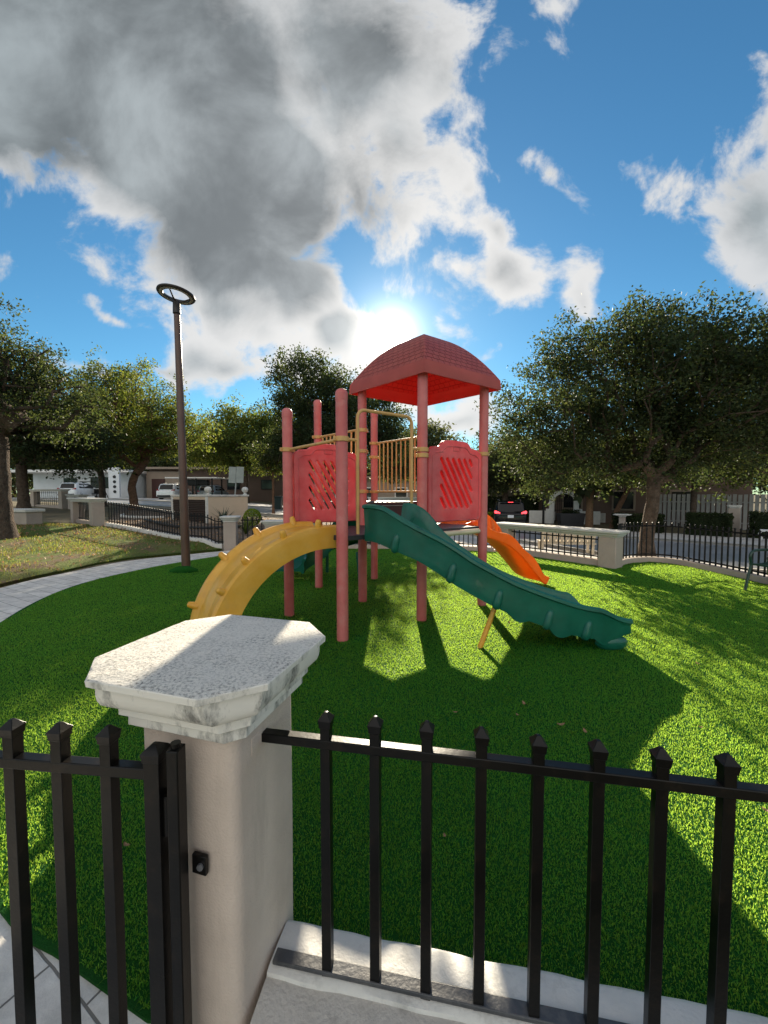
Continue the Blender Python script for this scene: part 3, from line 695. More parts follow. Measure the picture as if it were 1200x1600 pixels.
def green_slide():
    ctl = [(0.01, 4.59, 1.135), (.14, 4.45, 1.125), (.40, 4.285, 1.00), (.80, 4.225, .72), (1.2, 4.21, .495), (1.6, 4.215, .335), (1.95, 4.225, .225), (2.22, 4.235, .19), (2.48, 4.25, .19)]
    path = catmull(ctl, 12)
    def prof(t):
        wall = .335 if t < .05 else .335 - .085 * float(sm((t - .05) / .16))
        near = wall - .115 * float(sm((t - .86) / .14)); far = wall - .20 * float(sm((t - .86) / .12))
        sk = .07 + .06 * max(0, -math.cos(2 * PI * (t * 6.2 - .15))) * float(sm((t - .52) / .1)); sk *= 1 - .75 * float(sm((t - .93) / .07))
        return trough(.285, max(.045, far), near, sk)
    mb = MB(); mb.sweep(path, prof)
    o = mb.build('slide', M['green'], play, smooth=50)
    # moulded teardrop lobes on both flanks, each its own piece
    n = len(path)
    for X in (.27, .69, 1.14, 1.62, 2.02):
        i = min(range(1, n - 1), key=lambda k: abs(path[k].x - X)); p = path[i]; d = (path[i + 1] - path[i - 1]).normalized(); h = Vector((d.x, d.y, 0)).normalized(); lat = Vector((h.y, -h.x, 0))
        for sgn in (1, -1):
            base = p + lat * sgn * .292; C = []; R = []
            for k in range(13):
                a = k / 12; C.append(base + h * (.035 - .05 * a) + Vector((0, 0, .115 - .215 * a))); R.append(.002 + (.036 + .014 * a) * max(0, 1 - abs(2 * a - 1) ** 3.2) ** .5)
            MB().tube(C, R, 14).build('side_lobe', M['green'], o, smooth=60)
    for y in (-.2, .2): MB().ball((2.33, 4.24 + y * 1.2, .07), (.17, .07, .085)).build('exit_foot', M['green'], o)
    lg = MB(); lg.tube([(.985, 4.03, -.02), (1.17, 4.10, .43)], .027, 14)
    l = lg.build('support_leg', M['yellow'], o); l['label'] = 'yellow slanted support leg'
    MB().box((1.18, 4.10, .432), (.11, .07, .02), 0, rot=(0, .45, .2)).build('leg_bracket', M['yellow'], o, bevel=.004)
green_slide()

def yellow_arch():
    c = (node(0, 0) + node(0, 1)) / 2; pts = []; n = 40
    for k in range(-3, n + 1):
        a = PI / 2 * k / n; r = 1.25 * math.sin(a); z = (ZD + .02) * math.cos(a) + .0
        z += .035 * math.cos(a); q = c - UU * r; pts.append(Vector((q.x, q.y, z)))
    w = .39
    def prof(t):
        P = [(-w, -.20), (-w - .012, -.03), (-w - .004, .035), (-w + .03, .058), (-w + .075, .05), (-w + .105, .022), (-w + .135, -.0), (-w + .165, .004), (-.06, .0), (-.02, -.018), (.02, -.018), (.06, .0),
             (w - .165, .004), (w - .135, 0), (w - .105, .022), (w - .075, .05), (w - .03, .058), (w + .004, .035), (w + .012, -.03), (w, -.20), (w - .03, -.20), (w - .045, -.02), (w - .1, -.035), (-w + .1, -.035), (-w + .045, -.02), (-w + .03, -.20)]
        return P
    mb = MB(); mb.sweep(pts, prof)
    o = mb.build('arch_climber', M['yellow'], play, smooth=45)
    # pegs on the two raised sides, splayed outward
    for t, sg in ((.13, -1), (.13, 1), (.34, -1), (.36, 1), (.56, -1), (.58, 1), (.74, -1), (.88, 1), (.90, -1)):
        i = int(t * n); p = pts[i]; d = (pts[i + 1] - pts[i - 1]).normalized(); lat = Vector((UU.y * -1, UU.x, 0)); nrm = Vector((0, 0, 1)) - d * d.z; nrm = nrm.normalized() if nrm.length > .05 else -UU
        if nrm.dot(-UU) < 0: nrm = -nrm
        b = p + lat * sg * (w - .05) + nrm * .045; ax = (nrm * .9 + lat * sg * .25).normalized()
        mb = MB(); mb.tube([b - ax * .03, b + ax * .02, b + ax * .062, b + ax * .078, b + ax * .084], [.048, .038, .031, .025, .004], 14); mb.build('climbing_peg', M['yellow'], o, smooth=60)
yellow_arch()

def orange_climber():
    c = (node(2, 0) + node(2, 1)) / 2; pts = []
    ctl = [(0, ZD + .0), (.14, ZD - .0), (.42, 1.03), (.75, .93), (1.05, .80), (1.35, .60), (1.64, .36), (1.86, .17), (2.0, .09)]
    pts = catmull([(c.x + UU.x * r, c.y + UU.y * r, z) for r, z in ctl], 10)
    w = .42
    def prof(t):
        hw = .50 + .05 * math.sin(2 * PI * t * 2.0 + .4) - .22 * float(sm((t - .86) / .14)); s_ = .015 * math.sin(2 * PI * t * 7); nr = .05 + .02 * math.sin(2 * PI * t * 3)
        return [(-w - .05, hw - .03), (-w - .02, hw), (-w + .01, hw - .02), (-w + .10, hw * .66), (-w + .20, hw * .3), (-w + .29, .03 + s_), (0, -.01 + s_), (w - .14, .0 + s_), (w - .05, nr - .015), (w - .01, nr), (w + .025, nr - .02),
                (w + .012, -.03), (w + .005, -.09), (w - .03, -.10), (w - .06, -.06), (0, -.055), (-w + .24, -.02), (-w + .1, hw * .3), (-w + .01, hw * .62), (-w - .035, hw - .07)]
    mb = MB(); mb.sweep(pts, prof); o = mb.build('wave_climber', M['orange'], play, smooth=50)
    n = len(pts)
    # raised grips moulded on the high flank, two staggered rows
    for k in range(11):
        t = .07 + k * .082; i = int(t * (n - 1)); p = pts[i]; d = (pts[i + 1] - pts[i - 1]).normalized(); lat = Vector((UU.y, -UU.x, 0)); nrm = lat.cross(d); nrm = nrm if nrm.z > 0 else -nrm
        L = []
        hw = .50 + .05 * math.sin(2 * PI * t * 2.0 + .4) - .22 * float(sm((t - .86) / .14))
        for j in range(11):
            q = j / 10; u = -w + .27 - .25 * q; wz = .05 + (hw - .09) * q ** 1.15
            L.append((p + lat * (u + .012) + nrm * (wz + .004) + d * (.075 * math.sin(q * PI * .9) - .03), .042 * max(0, 1 - abs(2 * q - 1) ** 4) + .002))
        MB().tube([a for a, r in L], [r for a, r in L], 9).build('hand_grip', M['orange'], o, smooth=60)
orange_climber()

def spiral_slide():
    ctl = [(-.63, 6.92, ZC), (-.66, 7.12, 1.36), (-.60, 7.42, .90), (-.78, 7.80, .66), (-1.14, 7.94, .50), (-1.48, 7.74, .37), (-1.70, 7.36, .28), (-1.72, 7.02, .25)]
    path = catmull(ctl, 10)
    mb = MB(); mb.sweep(path, lambda t: trough(.28, .26 - .08 * float(sm((t - .9) / .1)), .30, .09)); o = mb.build('curved_slide', M['green'], play, smooth=50)
    MB().tube([(-1.14, 7.9, -.02), (-1.14, 7.9, .48)], .03, 12).build('support_leg', M['green'], o)
    MB().tube([(-.45, 7.3, -.02), (-.5, 7.35, .5)], .03, 12).build('support_leg', M['green'], o)
spiral_slide()

# ------------------------------------------------------------------ foreground gate pillar
PC = Vector((-.478, 1.15)); PA = math.radians(-16)
ex = Vector((math.cos(PA), math.sin(PA))); ey = Vector((-math.sin(PA), math.cos(PA)))
def pl(u, v): q = PC + ex * u + ey * v; return (q.x, q.y)
def gate_pillar():
    t = thing('gate_pillar', 'beige stucco gate pillar with weathered white octagonal stone cap in the foreground', 'pillar', (PC.x, PC.y, 0))
    # shaft with rounded corners
    s, r = .152, .03; ring = []
    for cx, cy, a0 in ((1, 1, 0), (-1, 1, PI / 2), (-1, -1, PI), (1, -1, 1.5 * PI)):
        for k in range(7): a = a0 + PI / 2 * k / 6; ring.append((cx * (s - r) + r * math.cos(a), cy * (s - r) + r * math.sin(a)))
    R = []
    for z in np.linspace(-.1, 1.06, 30):
        R.append([(*pl(u * (1 + .006 * math.sin(z * 9 + u * 20)), v * (1 + .005 * math.sin(z * 7 + v * 14))), z) for u, v in ring])
    MB().rings(R).build('shaft', M['stucco'], t, smooth=60)
    # cap: moulded octagonal section with chipped, wavering edges
    def octo(h, ch, n=9):
        P = []; c = [(h, -h + ch), (h, h - ch), (h - ch, h), (-h + ch, h), (-h, h - ch), (-h, -h + ch), (-h + ch, -h), (h - ch, -h)]
        for i in range(8):
            a, b = c[i], c[(i + 1) % 8]
            for k in range(n): P.append((a[0] + (b[0] - a[0]) * k / n, a[1] + (b[1] - a[1]) * k / n))
        return P
    # (half width, z, corner chamfer as a share of the half width); coincident pairs keep the arrises crisp
    base = [(.165, .990, .20), (.182, .991, .20), (.1835, .993, .20), (.1845, 1.024, .22), (.183, 1.0265, .22), (.199, 1.027, .25), (.2005, 1.029, .25), (.202, 1.055, .27), (.2005, 1.0575, .27), (.216, 1.058, .30), (.219, 1.060, .30),
            (.229, 1.070, .32), (.235, 1.084, .34), (.2385, 1.100, .36), (.2395, 1.118, .37), (.2395, 1.1285, .37), (.253, 1.1290, .39), (.2565, 1.1305, .40), (.2570, 1.1450, .40), (.2555, 1.1475, .40), (.250, 1.1495, .40), (.20, 1.152, .40), (.14, 1.1535, .40), (.07, 1.154, .40), (.02, 1.154, .40)]
    R = []; rg = np.random.default_rng(4); M_ = 14
    lo = rg.normal(0, 1, 8 * M_); lo = np.convolve(np.concatenate([lo, lo, lo]), np.ones(7) / 7, 'same')[8 * M_:16 * M_]
    chips = np.zeros(8 * M_)
    for c0 in rg.integers(0, 8 * M_, 11): chips[(c0 + np.arange(0, 2)) % (8 * M_)] -= rg.uniform(.001, .003)
    for i, (h, z, cf) in enumerate(base):
        row = []
        for j, (u, v) in enumerate(octo(h, h * cf, M_)):
            w = .0006 * lo[j] + (chips[j] if i in (16, 17, 19) else 0) + (chips[(j + 31) % (8 * M_)] if i in (4, 8) else 0)
            k = 1 + w / max(h, .1); ov = float(sm((h - .17) / .09)); u = u * (1 + .055 * ov) - .014 * ov; v = v * (1 + .06 * ov)
            row.append((*pl(u * k, v * k), z + .0005 * lo[(j + 9) % (8 * M_)] + (abs(chips[(j + 17) % (8 * M_)]) if i <= 1 else 0)))
        R.append(row)
    MB().rings(R).build('cap', M['cap'], t, smooth=28)
    # thin mortar collar where the fence rail enters
    q = pl(.150, -.055); mb = MB(); mb.box((q[0], q[1], .918), (.006, .052, .05), PA); mb.build('mortar_collar', M['stucco'], t, bevel=.002)
gate_pillar()

def picket_mesh(mb, x, y, z0, z1, w=.027, rz=0.0):
    """square picket with a flared, gabled pressed cap"""
    R = []
    for hw, z in ((w / 2, z0), (w / 2, z1 - .022), (w / 2 + .0025, z1 - .0215), (w / 2 + .003, z1 - .012), (w / 2 + .0045, z1 - .004), (w / 2 + .005, z1 + .0), (w / 2 - .001, z1 + .007), (.005, z1 + .018), (.0035, z1 + .0185)):
        c, s = math.cos(rz), math.sin(rz)
        R.append([(x + (a * c - b * s) * hw, y + (a * s + b * c) * hw, z) for a, b in ((1, 1), (-1, 1), (-1, -1), (1, -1))])
    return mb.rings(R)

# right-hand fence by the pillar, on its low wall
FA = Vector((-.158, 1.055)); FD = Vector((.948, -.172)).normalized(); FN = Vector((-FD.y, FD.x)); fa = math.atan2(FD.y, FD.x); FSP = .1375
def fpt(s, n=0): q = FA + FD * s + FN * n; return (q.x, q.y)
fr = thing('picket_fence', 'black square picket fence rising from the low white wall right of the foreground pillar', 'fence', (*fpt(0), .25))
mb = MB(); a = fpt(-.20); b = fpt(2.2); mid = ((a[0] + b[0]) / 2, (a[1] + b[1]) / 2)
MB().box((*mid, .918), (2.4, .030, .026), fa).build('top_rail', M['black'], fr, bevel=.003)
a = fpt(-.16); mid = ((a[0] + b[0]) / 2, (a[1] + b[1]) / 2)
MB().box((*mid, .264), (2.36, .036, .013), fa).build('bottom_rail', M['rail_sky_grey'], fr, bevel=.003)
pk = picket_mesh(MB(), 0, 0, -.01, .735, rz=fa).build('picket', M['black'], fr, smooth=30, bevel=.002, loc=(0, 0, 0))
for k in range(1, 16):
    q = fpt(k * FSP); dup_part(pk, fr, (q[0] - fpt(0)[0], q[1] - fpt(0)[1], random.uniform(-.003, .003)), random.uniform(-.05, .05))
# low wall below it: back coping a little proud of the front ledge
lw = thing('low_wall', 'low rendered wall with white coping under the foreground picket fence', 'wall', (*fpt(.5), 0))
for nm, mt_, prof in (('coping', 'wall_white', ((.125, -.1), (.125, .215), (.118, .240), (.10, .252), (.02, .256), (-.014, .2535), (-.030, .2475), (-.034, .235), (-.034, -.1))),
                      ('front_ledge', 'ledge', ((-.032, -.1), (-.032, .238), (-.06, .235), (-.12, .228), (-.17, .215), (-.20, .19), (-.215, .15), (-.22, -.1)))):
    R = []
    for s_ in np.linspace(-.17, 3.0, 60):
        row = []; bend = .0 if s_ < 1.2 else .05 * (s_ - 1.2) ** 2
        for n_, z in prof:
            q = fpt(s_, n_ + bend + .0015 * math.sin(s_ * 23 + n_ * 9)); row.append((q[0], q[1], z + .002 * math.sin(s_ * 17 + n_ * 30) + .0015 * math.sin(s_ * 41)))
        R.append(row)
    MB().rings(R).build(nm, M[mt_], lw, smooth=50)

# left-hand gate leaf and its posts
GA = Vector((-.560, .945)); GD = Vector((-.407, .043)).normalized(); ga = math.atan2(GD.y, GD.x)
def gpt(s, n=0): q = GA + GD * s + Vector((-GD.y, GD.x)) * n; return (q.x, q.y)
gate = thing('entry_gate', 'black metal picket gate leaf left of the foreground pillar', 'gate', (*gpt(0), .05))
picket_mesh(MB(), *gpt(0.0), .04, .970, w=.040, rz=ga).build('stile', M['black'], gate, smooth=30, bevel=.003)
b = gpt(1.35); mid = gpt(.675)
MB().box((*mid, .915), (1.33, .030, .028), ga).build('top_rail', M['black'], gate, bevel=.003)
MB().box((*mid, .13), (1.33, .030, .028), ga).build('bottom_rail', M['black'], gate, bevel=.003)
gp = picket_mesh(MB(), 0, 0, .06, .955, w=.029, rz=ga).build('picket', M['black'], gate, smooth=30, bevel=.002, loc=(gpt(.125)[0] - gpt(0)[0], gpt(.125)[1] - gpt(0)[1], 0))
for k in range(1, 10):
    q = gpt(.125 + .1335 * k); dup_part(gp, gate, (q[0] - gpt(0)[0], q[1] - gpt(0)[1], 0), random.uniform(-.03, .03))
MB().tube([(*gpt(-.027, -.004), .76), (*gpt(-.027, -.004), .86)], .016, 10).build('hinge_barrel', M['black'], gate)
hp = thing('hinge_post', 'black square hinge post bolted to the foreground pillar beside the gate', 'post', (*gpt(-.062), 0))
q = gpt(-.052); MB().tube([(q[0], q[1], .97), (q[0], q[1], .992)], .012, 10).build('pintle', M['black'], hp); MB().box((q[0], q[1], .455), (.030, .036, 1.05), ga).build('post_tube', M['black'], hp, bevel=.003)
q2 = gpt(-.086, -.018); pb = MB(); pb.box((q2[0], q2[1] + .022, .648), (.042, .012, .05), PA); pb.build('bracket_plate', M['black'], hp, bevel=.002)
pb = MB(); pb.tube([(q2[0] + .006, q2[1] + .020, .648), (q2[0] + .004, q2[1] + .008, .648)], .0085, 8); pb.build('bolt', M['rim'], hp)

# ------------------------------------------------------------------ perimeter fences farther away
def far_fence(label, pts, hgt, sp, wall_h, wall_label, cat='fence', group=None, spear=True, wall=True, wmat='stone_far'):
    path = catmull([(x, y, 0) for x, y in pts], 10); d = [0]
    for i in range(1, len(path)): d.append(d[-1] + (path[i] - path[i - 1]).length)
    n = int(d[-1] / sp); q = np.linspace(sp * .5, d[-1] - sp * .5, n); X = np.interp(q, d, [p.x for p in path]); Y = np.interp(q, d, [p.y for p in path])
    Z = H(np.column_stack([X, Y])) + wall_h
    root = thing('picket_fence', label, cat, (X[0], Y[0], Z[0]), group)
    me = None
    for k in range(n):
        if me is None:
            me = picket_mesh(MB(), 0, 0, 0, hgt, w=.022).build('picket', M['black_far'], root, smooth=30, loc=(0, 0, 0))
        else: dup_part(me, root, (X[k] - X[0], Y[k] - Y[0], Z[k] - Z[0]))
    XY = np.array([(p.x, p.y) for p in path]); ZZ = H(XY) + wall_h
    for nm, zz in (('top_rail', hgt - .075), ('bottom_rail', .06)):
        mb = MB(); mb.tube([(XY[i][0], XY[i][1], ZZ[i] + zz) for i in range(len(XY))], .017, 4); mb.build(nm, M['black_far'], root, smooth=20)
    if wall:
        w = MB(); R = []
        for i in range(len(path)):
            t = (path[min(i + 1, len(path) - 1)] - path[max(i - 1, 0)]).normalized(); nr = Vector((-t.y, t.x, 0)); b = path[i]; z = ZZ[i]
            R.append([(b.x + nr.x * u, b.y + nr.y * u, z + dz) for u, dz in ((.09, -wall_h - .35), (.09, -.03), (.075, .0), (-.075, .0), (-.09, -.03), (-.09, -wall_h - .35))])
        w.rings(R); o = w.build('low_wall', M[wmat], smooth=40); tag(o, wall_label, 'wall')
    return root
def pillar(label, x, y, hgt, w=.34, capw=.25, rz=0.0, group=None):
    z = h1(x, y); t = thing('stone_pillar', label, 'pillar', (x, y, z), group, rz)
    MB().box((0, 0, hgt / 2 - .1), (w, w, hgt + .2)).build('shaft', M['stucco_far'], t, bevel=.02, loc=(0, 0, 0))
    R = []
    for hw, zz in ((w / 2 + .015, hgt), (w / 2 + .02, hgt + .04), (w / 2 + .05, hgt + .055), (capw, hgt + .11), (capw + .015, hgt + .12), (capw + .015, hgt + .15), (capw - .02, hgt + .16)):
        R.append([(a * hw, b * hw, zz) for a, b in ((1, .7), (.7, 1), (-.7, 1), (-1, .7), (-1, -.7), (-.7, -1), (.7, -1), (1, -.7))])
    MB().rings(R).build('cap', M['stone_far'], t, loc=(0, 0, 0), smooth=30)
    return t
def slab_screen(label, p0, p1, hgt, nb, wd=.36, group=None, cap_th=.13):
    """two stucco piers carrying one long moulded white slab, black bars between"""
    a = Vector((p0[0], p0[1], h1(*p0))); b = Vector((p1[0], p1[1], h1(*p1))); zt = (a.z + b.z) / 2 + hgt; d = Vector((b.x - a.x, b.y - a.y, 0)); ang = math.atan2(d.y, d.x); u = d.normalized(); mid = (a + b) / 2
    t = thing('capped_screen_wall', label, 'screen wall', (mid.x, mid.y, mid.z), group)
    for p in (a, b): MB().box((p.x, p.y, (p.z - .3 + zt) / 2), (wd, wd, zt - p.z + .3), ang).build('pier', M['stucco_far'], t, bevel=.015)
    R = []; Lh = d.length / 2
    for ov, zz in ((.0, 0), (.015, .03), (.04, .045), (.045, .075), (.085, .095), (.09, cap_th), (.07, cap_th + .012)):
        R.append([(mid.x + u.x * sx * (Lh + wd / 2 + ov) - u.y * sy * (wd / 2 + ov), mid.y + u.y * sx * (Lh + wd / 2 + ov) + u.x * sy * (wd / 2 + ov), zt + zz) for sx, sy in ((1, 1), (-1, 1), (-1, -1), (1, -1))])
    MB().rings(R).build('cap_slab', M['stone_far'], t, smooth=30)
    if nb:
        s0 = wd / 2; s1 = d.length - wd / 2
        for k in range(nb):
            q = a + u * (s0 + (s1 - s0) * (k + .5) / nb); z0 = a.z + (b.z - a.z) * (k + .5) / nb
            MB().box((q.x, q.y, (z0 + .12 + zt) / 2), (.022, .022, zt - z0 - .12), ang).build('bar', M['black_far'], t, smooth=0)
        for zz in (.2, hgt - .08):
            MB().box((mid.x, mid.y, mid.z + zz), (s1 - s0, .028, .028), ang).build('rail', M['black_far'], t, smooth=0)
        MB().box((mid.x, mid.y, mid.z + .02), (s1 - s0, .2, .24), ang).build('plinth', M['stucco_far'], t, smooth=0)
    return t

slab_screen('long mossy white slab on two beige piers with black bars, at the right fence corner', (3.28, 10.62), (4.88, 8.50), .655, 15)
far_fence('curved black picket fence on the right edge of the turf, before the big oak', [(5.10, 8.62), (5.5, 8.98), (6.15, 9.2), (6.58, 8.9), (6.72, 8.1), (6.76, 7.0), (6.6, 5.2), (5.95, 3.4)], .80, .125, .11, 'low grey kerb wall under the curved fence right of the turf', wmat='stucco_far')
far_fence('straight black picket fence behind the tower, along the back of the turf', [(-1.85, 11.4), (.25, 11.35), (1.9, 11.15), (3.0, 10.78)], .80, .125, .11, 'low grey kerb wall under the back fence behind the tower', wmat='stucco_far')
slab_screen('short white topped screen wall behind the yellow climber, right of the topiary ball', (-3.25, 11.55), (-2.05, 11.5), .66, 8)
pillar('beige pillar with white cap beside the round topiary, at the end of the path', -4.38, 11.3, .78, rz=.2)
g2 = far_fence('narrow black picket gate between the white capped pillar and the topiary', [(-4.12, 11.38), (-3.5, 11.52)], .85, .11, .04, '', cat='gate', wall=False)
far_fence('low black picket fence on white kerb wall behind the lawn mound', [(-9.45, 13.55), (-8.4, 13.15), (-7.2, 12.55), (-5.9, 11.85), (-4.6, 11.35)], .72, .125, .13, 'white curved kerb wall under the fence behind the lawn mound')
slab_screen('white slab on two beige piers with dark bars, on the lawn left of the street lamp', (-11.6, 15.0), (-9.75, 13.45), .80, 11)
slab_screen('dark shaded screen wall with black bars behind the leftmost oak', (-21.6, 24.6), (-18.9, 23.4), .95, 12)
slab_screen('small white slab on low piers in front of the white house car', (-18.2, 23.2), (-17.2, 22.6), .72, 5)
# low white slab bench on the lawn
t = thing('stone_bench', 'low solid white topped stone bench on the lawn beside the leftmost oak trunk', 'bench', (-12.0, 13.4, h1(-12.0, 13.4)))
MB().box((-12.3, 13.3, h1(-12, 13.4) + .15), (1.5, .5, .6), -.25).build('base', M['stucco_far'], t, bevel=.02)
MB().box((-12.3, 13.3, h1(-12, 13.4) + .50), (1.62, .62, .10), -.25).build('seat_slab', M['stone_far'], t, bevel=.02)

# ------------------------------------------------------------------ street lamp
def street_lamp():
    x, y = -4.02, 8.0; t = thing('street_lamp', 'tall bronze brown lamp post with a flat ring head beside the path', 'street lamp', (x, y, 0))
    top = (x - .06, y, 5.10)
    MB().tube([(x, y, -.05), (x - .02, y, 2.0), (x - .04, y, 3.8), top], [.085, .076, .066, .058], 18).build('pole', M['pole'], t)
    cx, cy = top[0], top[1]
    MB().tube([(cx, cy, 5.05), (cx, cy, 5.08), (cx, cy, 5.11), (cx - .005, cy, 5.13), (cx - .005, cy, 5.36), (cx - .005, cy, 5.38)], [.06, .045, .045, .072, .066, .05], 16).build('head_socket', M['dark_metal'], t)
    # ring head
    c = Vector((cx - .005, cy, 5.49)); rt = Euler((math.radians(-4), math.radians(5), 0)).to_matrix(); R = []
    for k in range(48):
        a = 2 * PI * k / 48; d = Vector((math.cos(a), math.sin(a), 0))
        R.append([c + rt @ (d * r + Vector((0, 0, z))) for r, z in ((.235, -.022), (.335, -.022), (.348, -.005), (.343, .02), (.31, .034), (.25, .034), (.23, .01))])
    rg = MB(); rg.rings(R, closed=True); ring = rg.build('lamp_ring', M['dark_metal'], t, smooth=40)
    R = []
    for k in range(48):
        a = 2 * PI * k / 48; d = Vector((math.cos(a), math.sin(a), 0)); R.append([c + rt @ (d * r + Vector((0, 0, z))) for r, z in ((.25, -.026), (.30, -.026), (.30, -.020), (.25, -.020))])
    rg = MB(); rg.rings(R, closed=True); rg.build('lens', M['lens'], ring)
    for a in (.5, .5 + 2 * PI / 3, .5 + 4 * PI / 3):
        e = c + rt @ Vector((math.cos(a) * .255, math.sin(a) * .255, 0)); mb = MB(); mb.tube([(cx, cy, 5.34), ((cx + e.x) / 2, (cy + e.y) / 2, 5.39), e], [.02, .016, .014], 8); mb.build('arm', M['dark_metal'], t)
    mb = MB(); mb.tube([(x - .28, y - .05, .012), (x - .1, y - .1, .05), (x + .1, y - .1, .055), (x + .24, y - .02, .02)], [.05, .085, .08, .04], 10)
    mb.lathe([(.2, .0), (.17, .04), (.1, .06), (.085, .07)], (x, y, 0), 16); mb.build('turf_collar', M['turf'], t)
street_lamp()

# ------------------------------------------------------------------ trees
def grow(label, base, fork, trunk_r, lobes, n_cl, n_lf, leaf, mat, bark, seed, name='oak_tree', cl_r=.36, group=None, cat='tree', stems=1, trunk_pts=None, shell=.35, spread=1.0):
    rg = np.random.default_rng(seed); global RNG
    bx, by = base; bz = h1(bx, by) - .15
    root = thing(name, label, cat, (bx, by, bz + .15), group)
    nodes = []; par = []
    tp = trunk_pts or [(bx, by, bz), (bx + rg.normal(0, .02), by, bz + (fork - bz) * .35), (bx + rg.normal(0, .05), by + rg.normal(0, .04), bz + (fork - bz) * .7), (bx + rg.normal(0, .07), by, fork)]
    tpp = catmull(tp, 4)
    for i, p in enumerate(tpp): nodes.append(np.array(p)); par.append(i - 1)
    nt_ = len(nodes); vol = np.array([l[3] * l[4] * l[5] for l in lobes]); pr = vol / vol.sum()
    tg = []
    while len(tg) < n_cl:
        l = lobes[rg.choice(len(lobes), p=pr)]; d = rg.normal(0, 1, 3); d /= np.linalg.norm(d); r = (shell + (1 - shell) * rg.uniform(0, 1) ** .6)
        r *= 1 + .28 * (rg.uniform() < .12); p = np.array(l[:3]) + d * r * np.array(l[3:]); tg.append(p)
    f = np.array(tpp[-1]); tg.sort(key=lambda p: np.linalg.norm(p - f))
    ends = []; chains = [list(range(nt_))]
    lo = max(2, int(nt_ * .75))
    for p in tg:
        A = np.array(nodes[lo:]); dd = np.linalg.norm(A - p, axis=1)
        # prefer nodes nearer to the fork than the target and not above it
        pen = np.maximum(0, np.linalg.norm(A - f, axis=1) - np.linalg.norm(p - f) * .85) * 1.5 + np.maximum(0, A[:, 2] - p[2]) * .5
        j = int(np.argmin(dd + pen)) + lo
        a = nodes[j]; L = np.linalg.norm(p - a); k = max(1, int(L / .4)); ch = [j]; last = j
        for s in range(1, k + 1):
            q = a + (p - a) * s / k; q = q + rg.normal(0, .05 * min(1, L), 3) * (s < k); q[2] += .10 * L * math.sin(PI * s / k) * .6
            nodes.append(q); par.append(last); last = len(nodes) - 1; ch.append(last)
        ends.append(last); chains.append(ch)
    w = np.zeros(len(nodes)); w[ends] += 1
    for i in range(len(nodes) - 1, 0, -1):
        if par[i] >= 0: w[par[i]] += w[i]
    rad = np.maximum(.006, trunk_r * (w / w.max()) ** .47 * .92)
    for i in range(nt_): t = i / (nt_ - 1); rad[i] = trunk_r * (1.35 - .5 * min(1, t * 4) if t < .25 else .85 - .12 * t + .04 * math.sin(i * 2.1))
    mb = MB()
    for c, ch in enumerate(chains):
        if c > 0 and rad[ch[1]] < .0062 and trunk_r < .12: continue
        rr = [float(rad[i]) for i in ch]
        if c > 0: rr[0] = min(rr[0], rr[1] * 1.25)
        if len(ch) > 1: mb.tube([nodes[i] for i in ch], rr, 12 if c == 0 else (7 if rr[0] > .04 else 4), caps=c == 0)
    mb.build('trunk', bark, root, smooth=60)
    E = np.array([nodes[i] for i in ends]); C = []
    per = rg.poisson(n_lf, len(E))
    for e, k in zip(E, per):
        sub = e + rg.normal(0, 1, (4, 3)) * np.array([1, 1, .7]) * cl_r * .8
        C.append(sub[rg.integers(0, 4, k)] + rg.normal(0, 1, (k, 3)) * np.array([1, 1, .75]) * cl_r * .42)
    C = np.concatenate(C); RNG = rg
    me = leaf_quads(C, leaf, leaf * .5, 'crown', mat, .4)
    link('crown', me, mat, root, smooth=0)
    return root

# big live oak right of the playground, with its neighbour at the frame edge
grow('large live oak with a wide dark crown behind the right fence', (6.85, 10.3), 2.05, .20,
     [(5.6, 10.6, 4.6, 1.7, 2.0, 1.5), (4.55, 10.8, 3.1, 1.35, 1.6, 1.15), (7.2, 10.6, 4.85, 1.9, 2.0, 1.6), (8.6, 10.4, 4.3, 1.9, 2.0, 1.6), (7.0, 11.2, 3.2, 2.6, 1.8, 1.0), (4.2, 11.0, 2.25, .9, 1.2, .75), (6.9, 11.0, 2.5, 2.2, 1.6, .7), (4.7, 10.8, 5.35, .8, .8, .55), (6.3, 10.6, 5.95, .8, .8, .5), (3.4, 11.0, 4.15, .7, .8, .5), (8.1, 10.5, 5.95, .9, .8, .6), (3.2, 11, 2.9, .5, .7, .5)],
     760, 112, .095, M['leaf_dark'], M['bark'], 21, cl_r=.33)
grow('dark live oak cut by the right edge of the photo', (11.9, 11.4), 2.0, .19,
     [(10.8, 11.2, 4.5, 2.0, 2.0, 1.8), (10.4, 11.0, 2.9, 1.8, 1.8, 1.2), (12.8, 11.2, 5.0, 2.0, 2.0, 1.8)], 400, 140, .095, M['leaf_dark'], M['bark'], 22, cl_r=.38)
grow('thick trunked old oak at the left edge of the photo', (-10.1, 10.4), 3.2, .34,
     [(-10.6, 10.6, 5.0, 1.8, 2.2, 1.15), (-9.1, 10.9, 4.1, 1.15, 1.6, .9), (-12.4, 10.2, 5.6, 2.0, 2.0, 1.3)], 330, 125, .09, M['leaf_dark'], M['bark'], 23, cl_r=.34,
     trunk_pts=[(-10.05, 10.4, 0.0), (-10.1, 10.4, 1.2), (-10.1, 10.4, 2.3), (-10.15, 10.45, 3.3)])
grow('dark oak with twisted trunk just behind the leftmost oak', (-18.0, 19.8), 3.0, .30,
     [(-17.4, 19.6, 4.9, 2.5, 2.4, 1.7), (-15.6, 19.6, 3.9, 1.8, 2.0, 1.3), (-19.6, 20, 5.6, 2.6, 2.4, 1.8)], 330, 110, .15, M['leaf_dark'], M['bark'], 24, cl_r=.5)
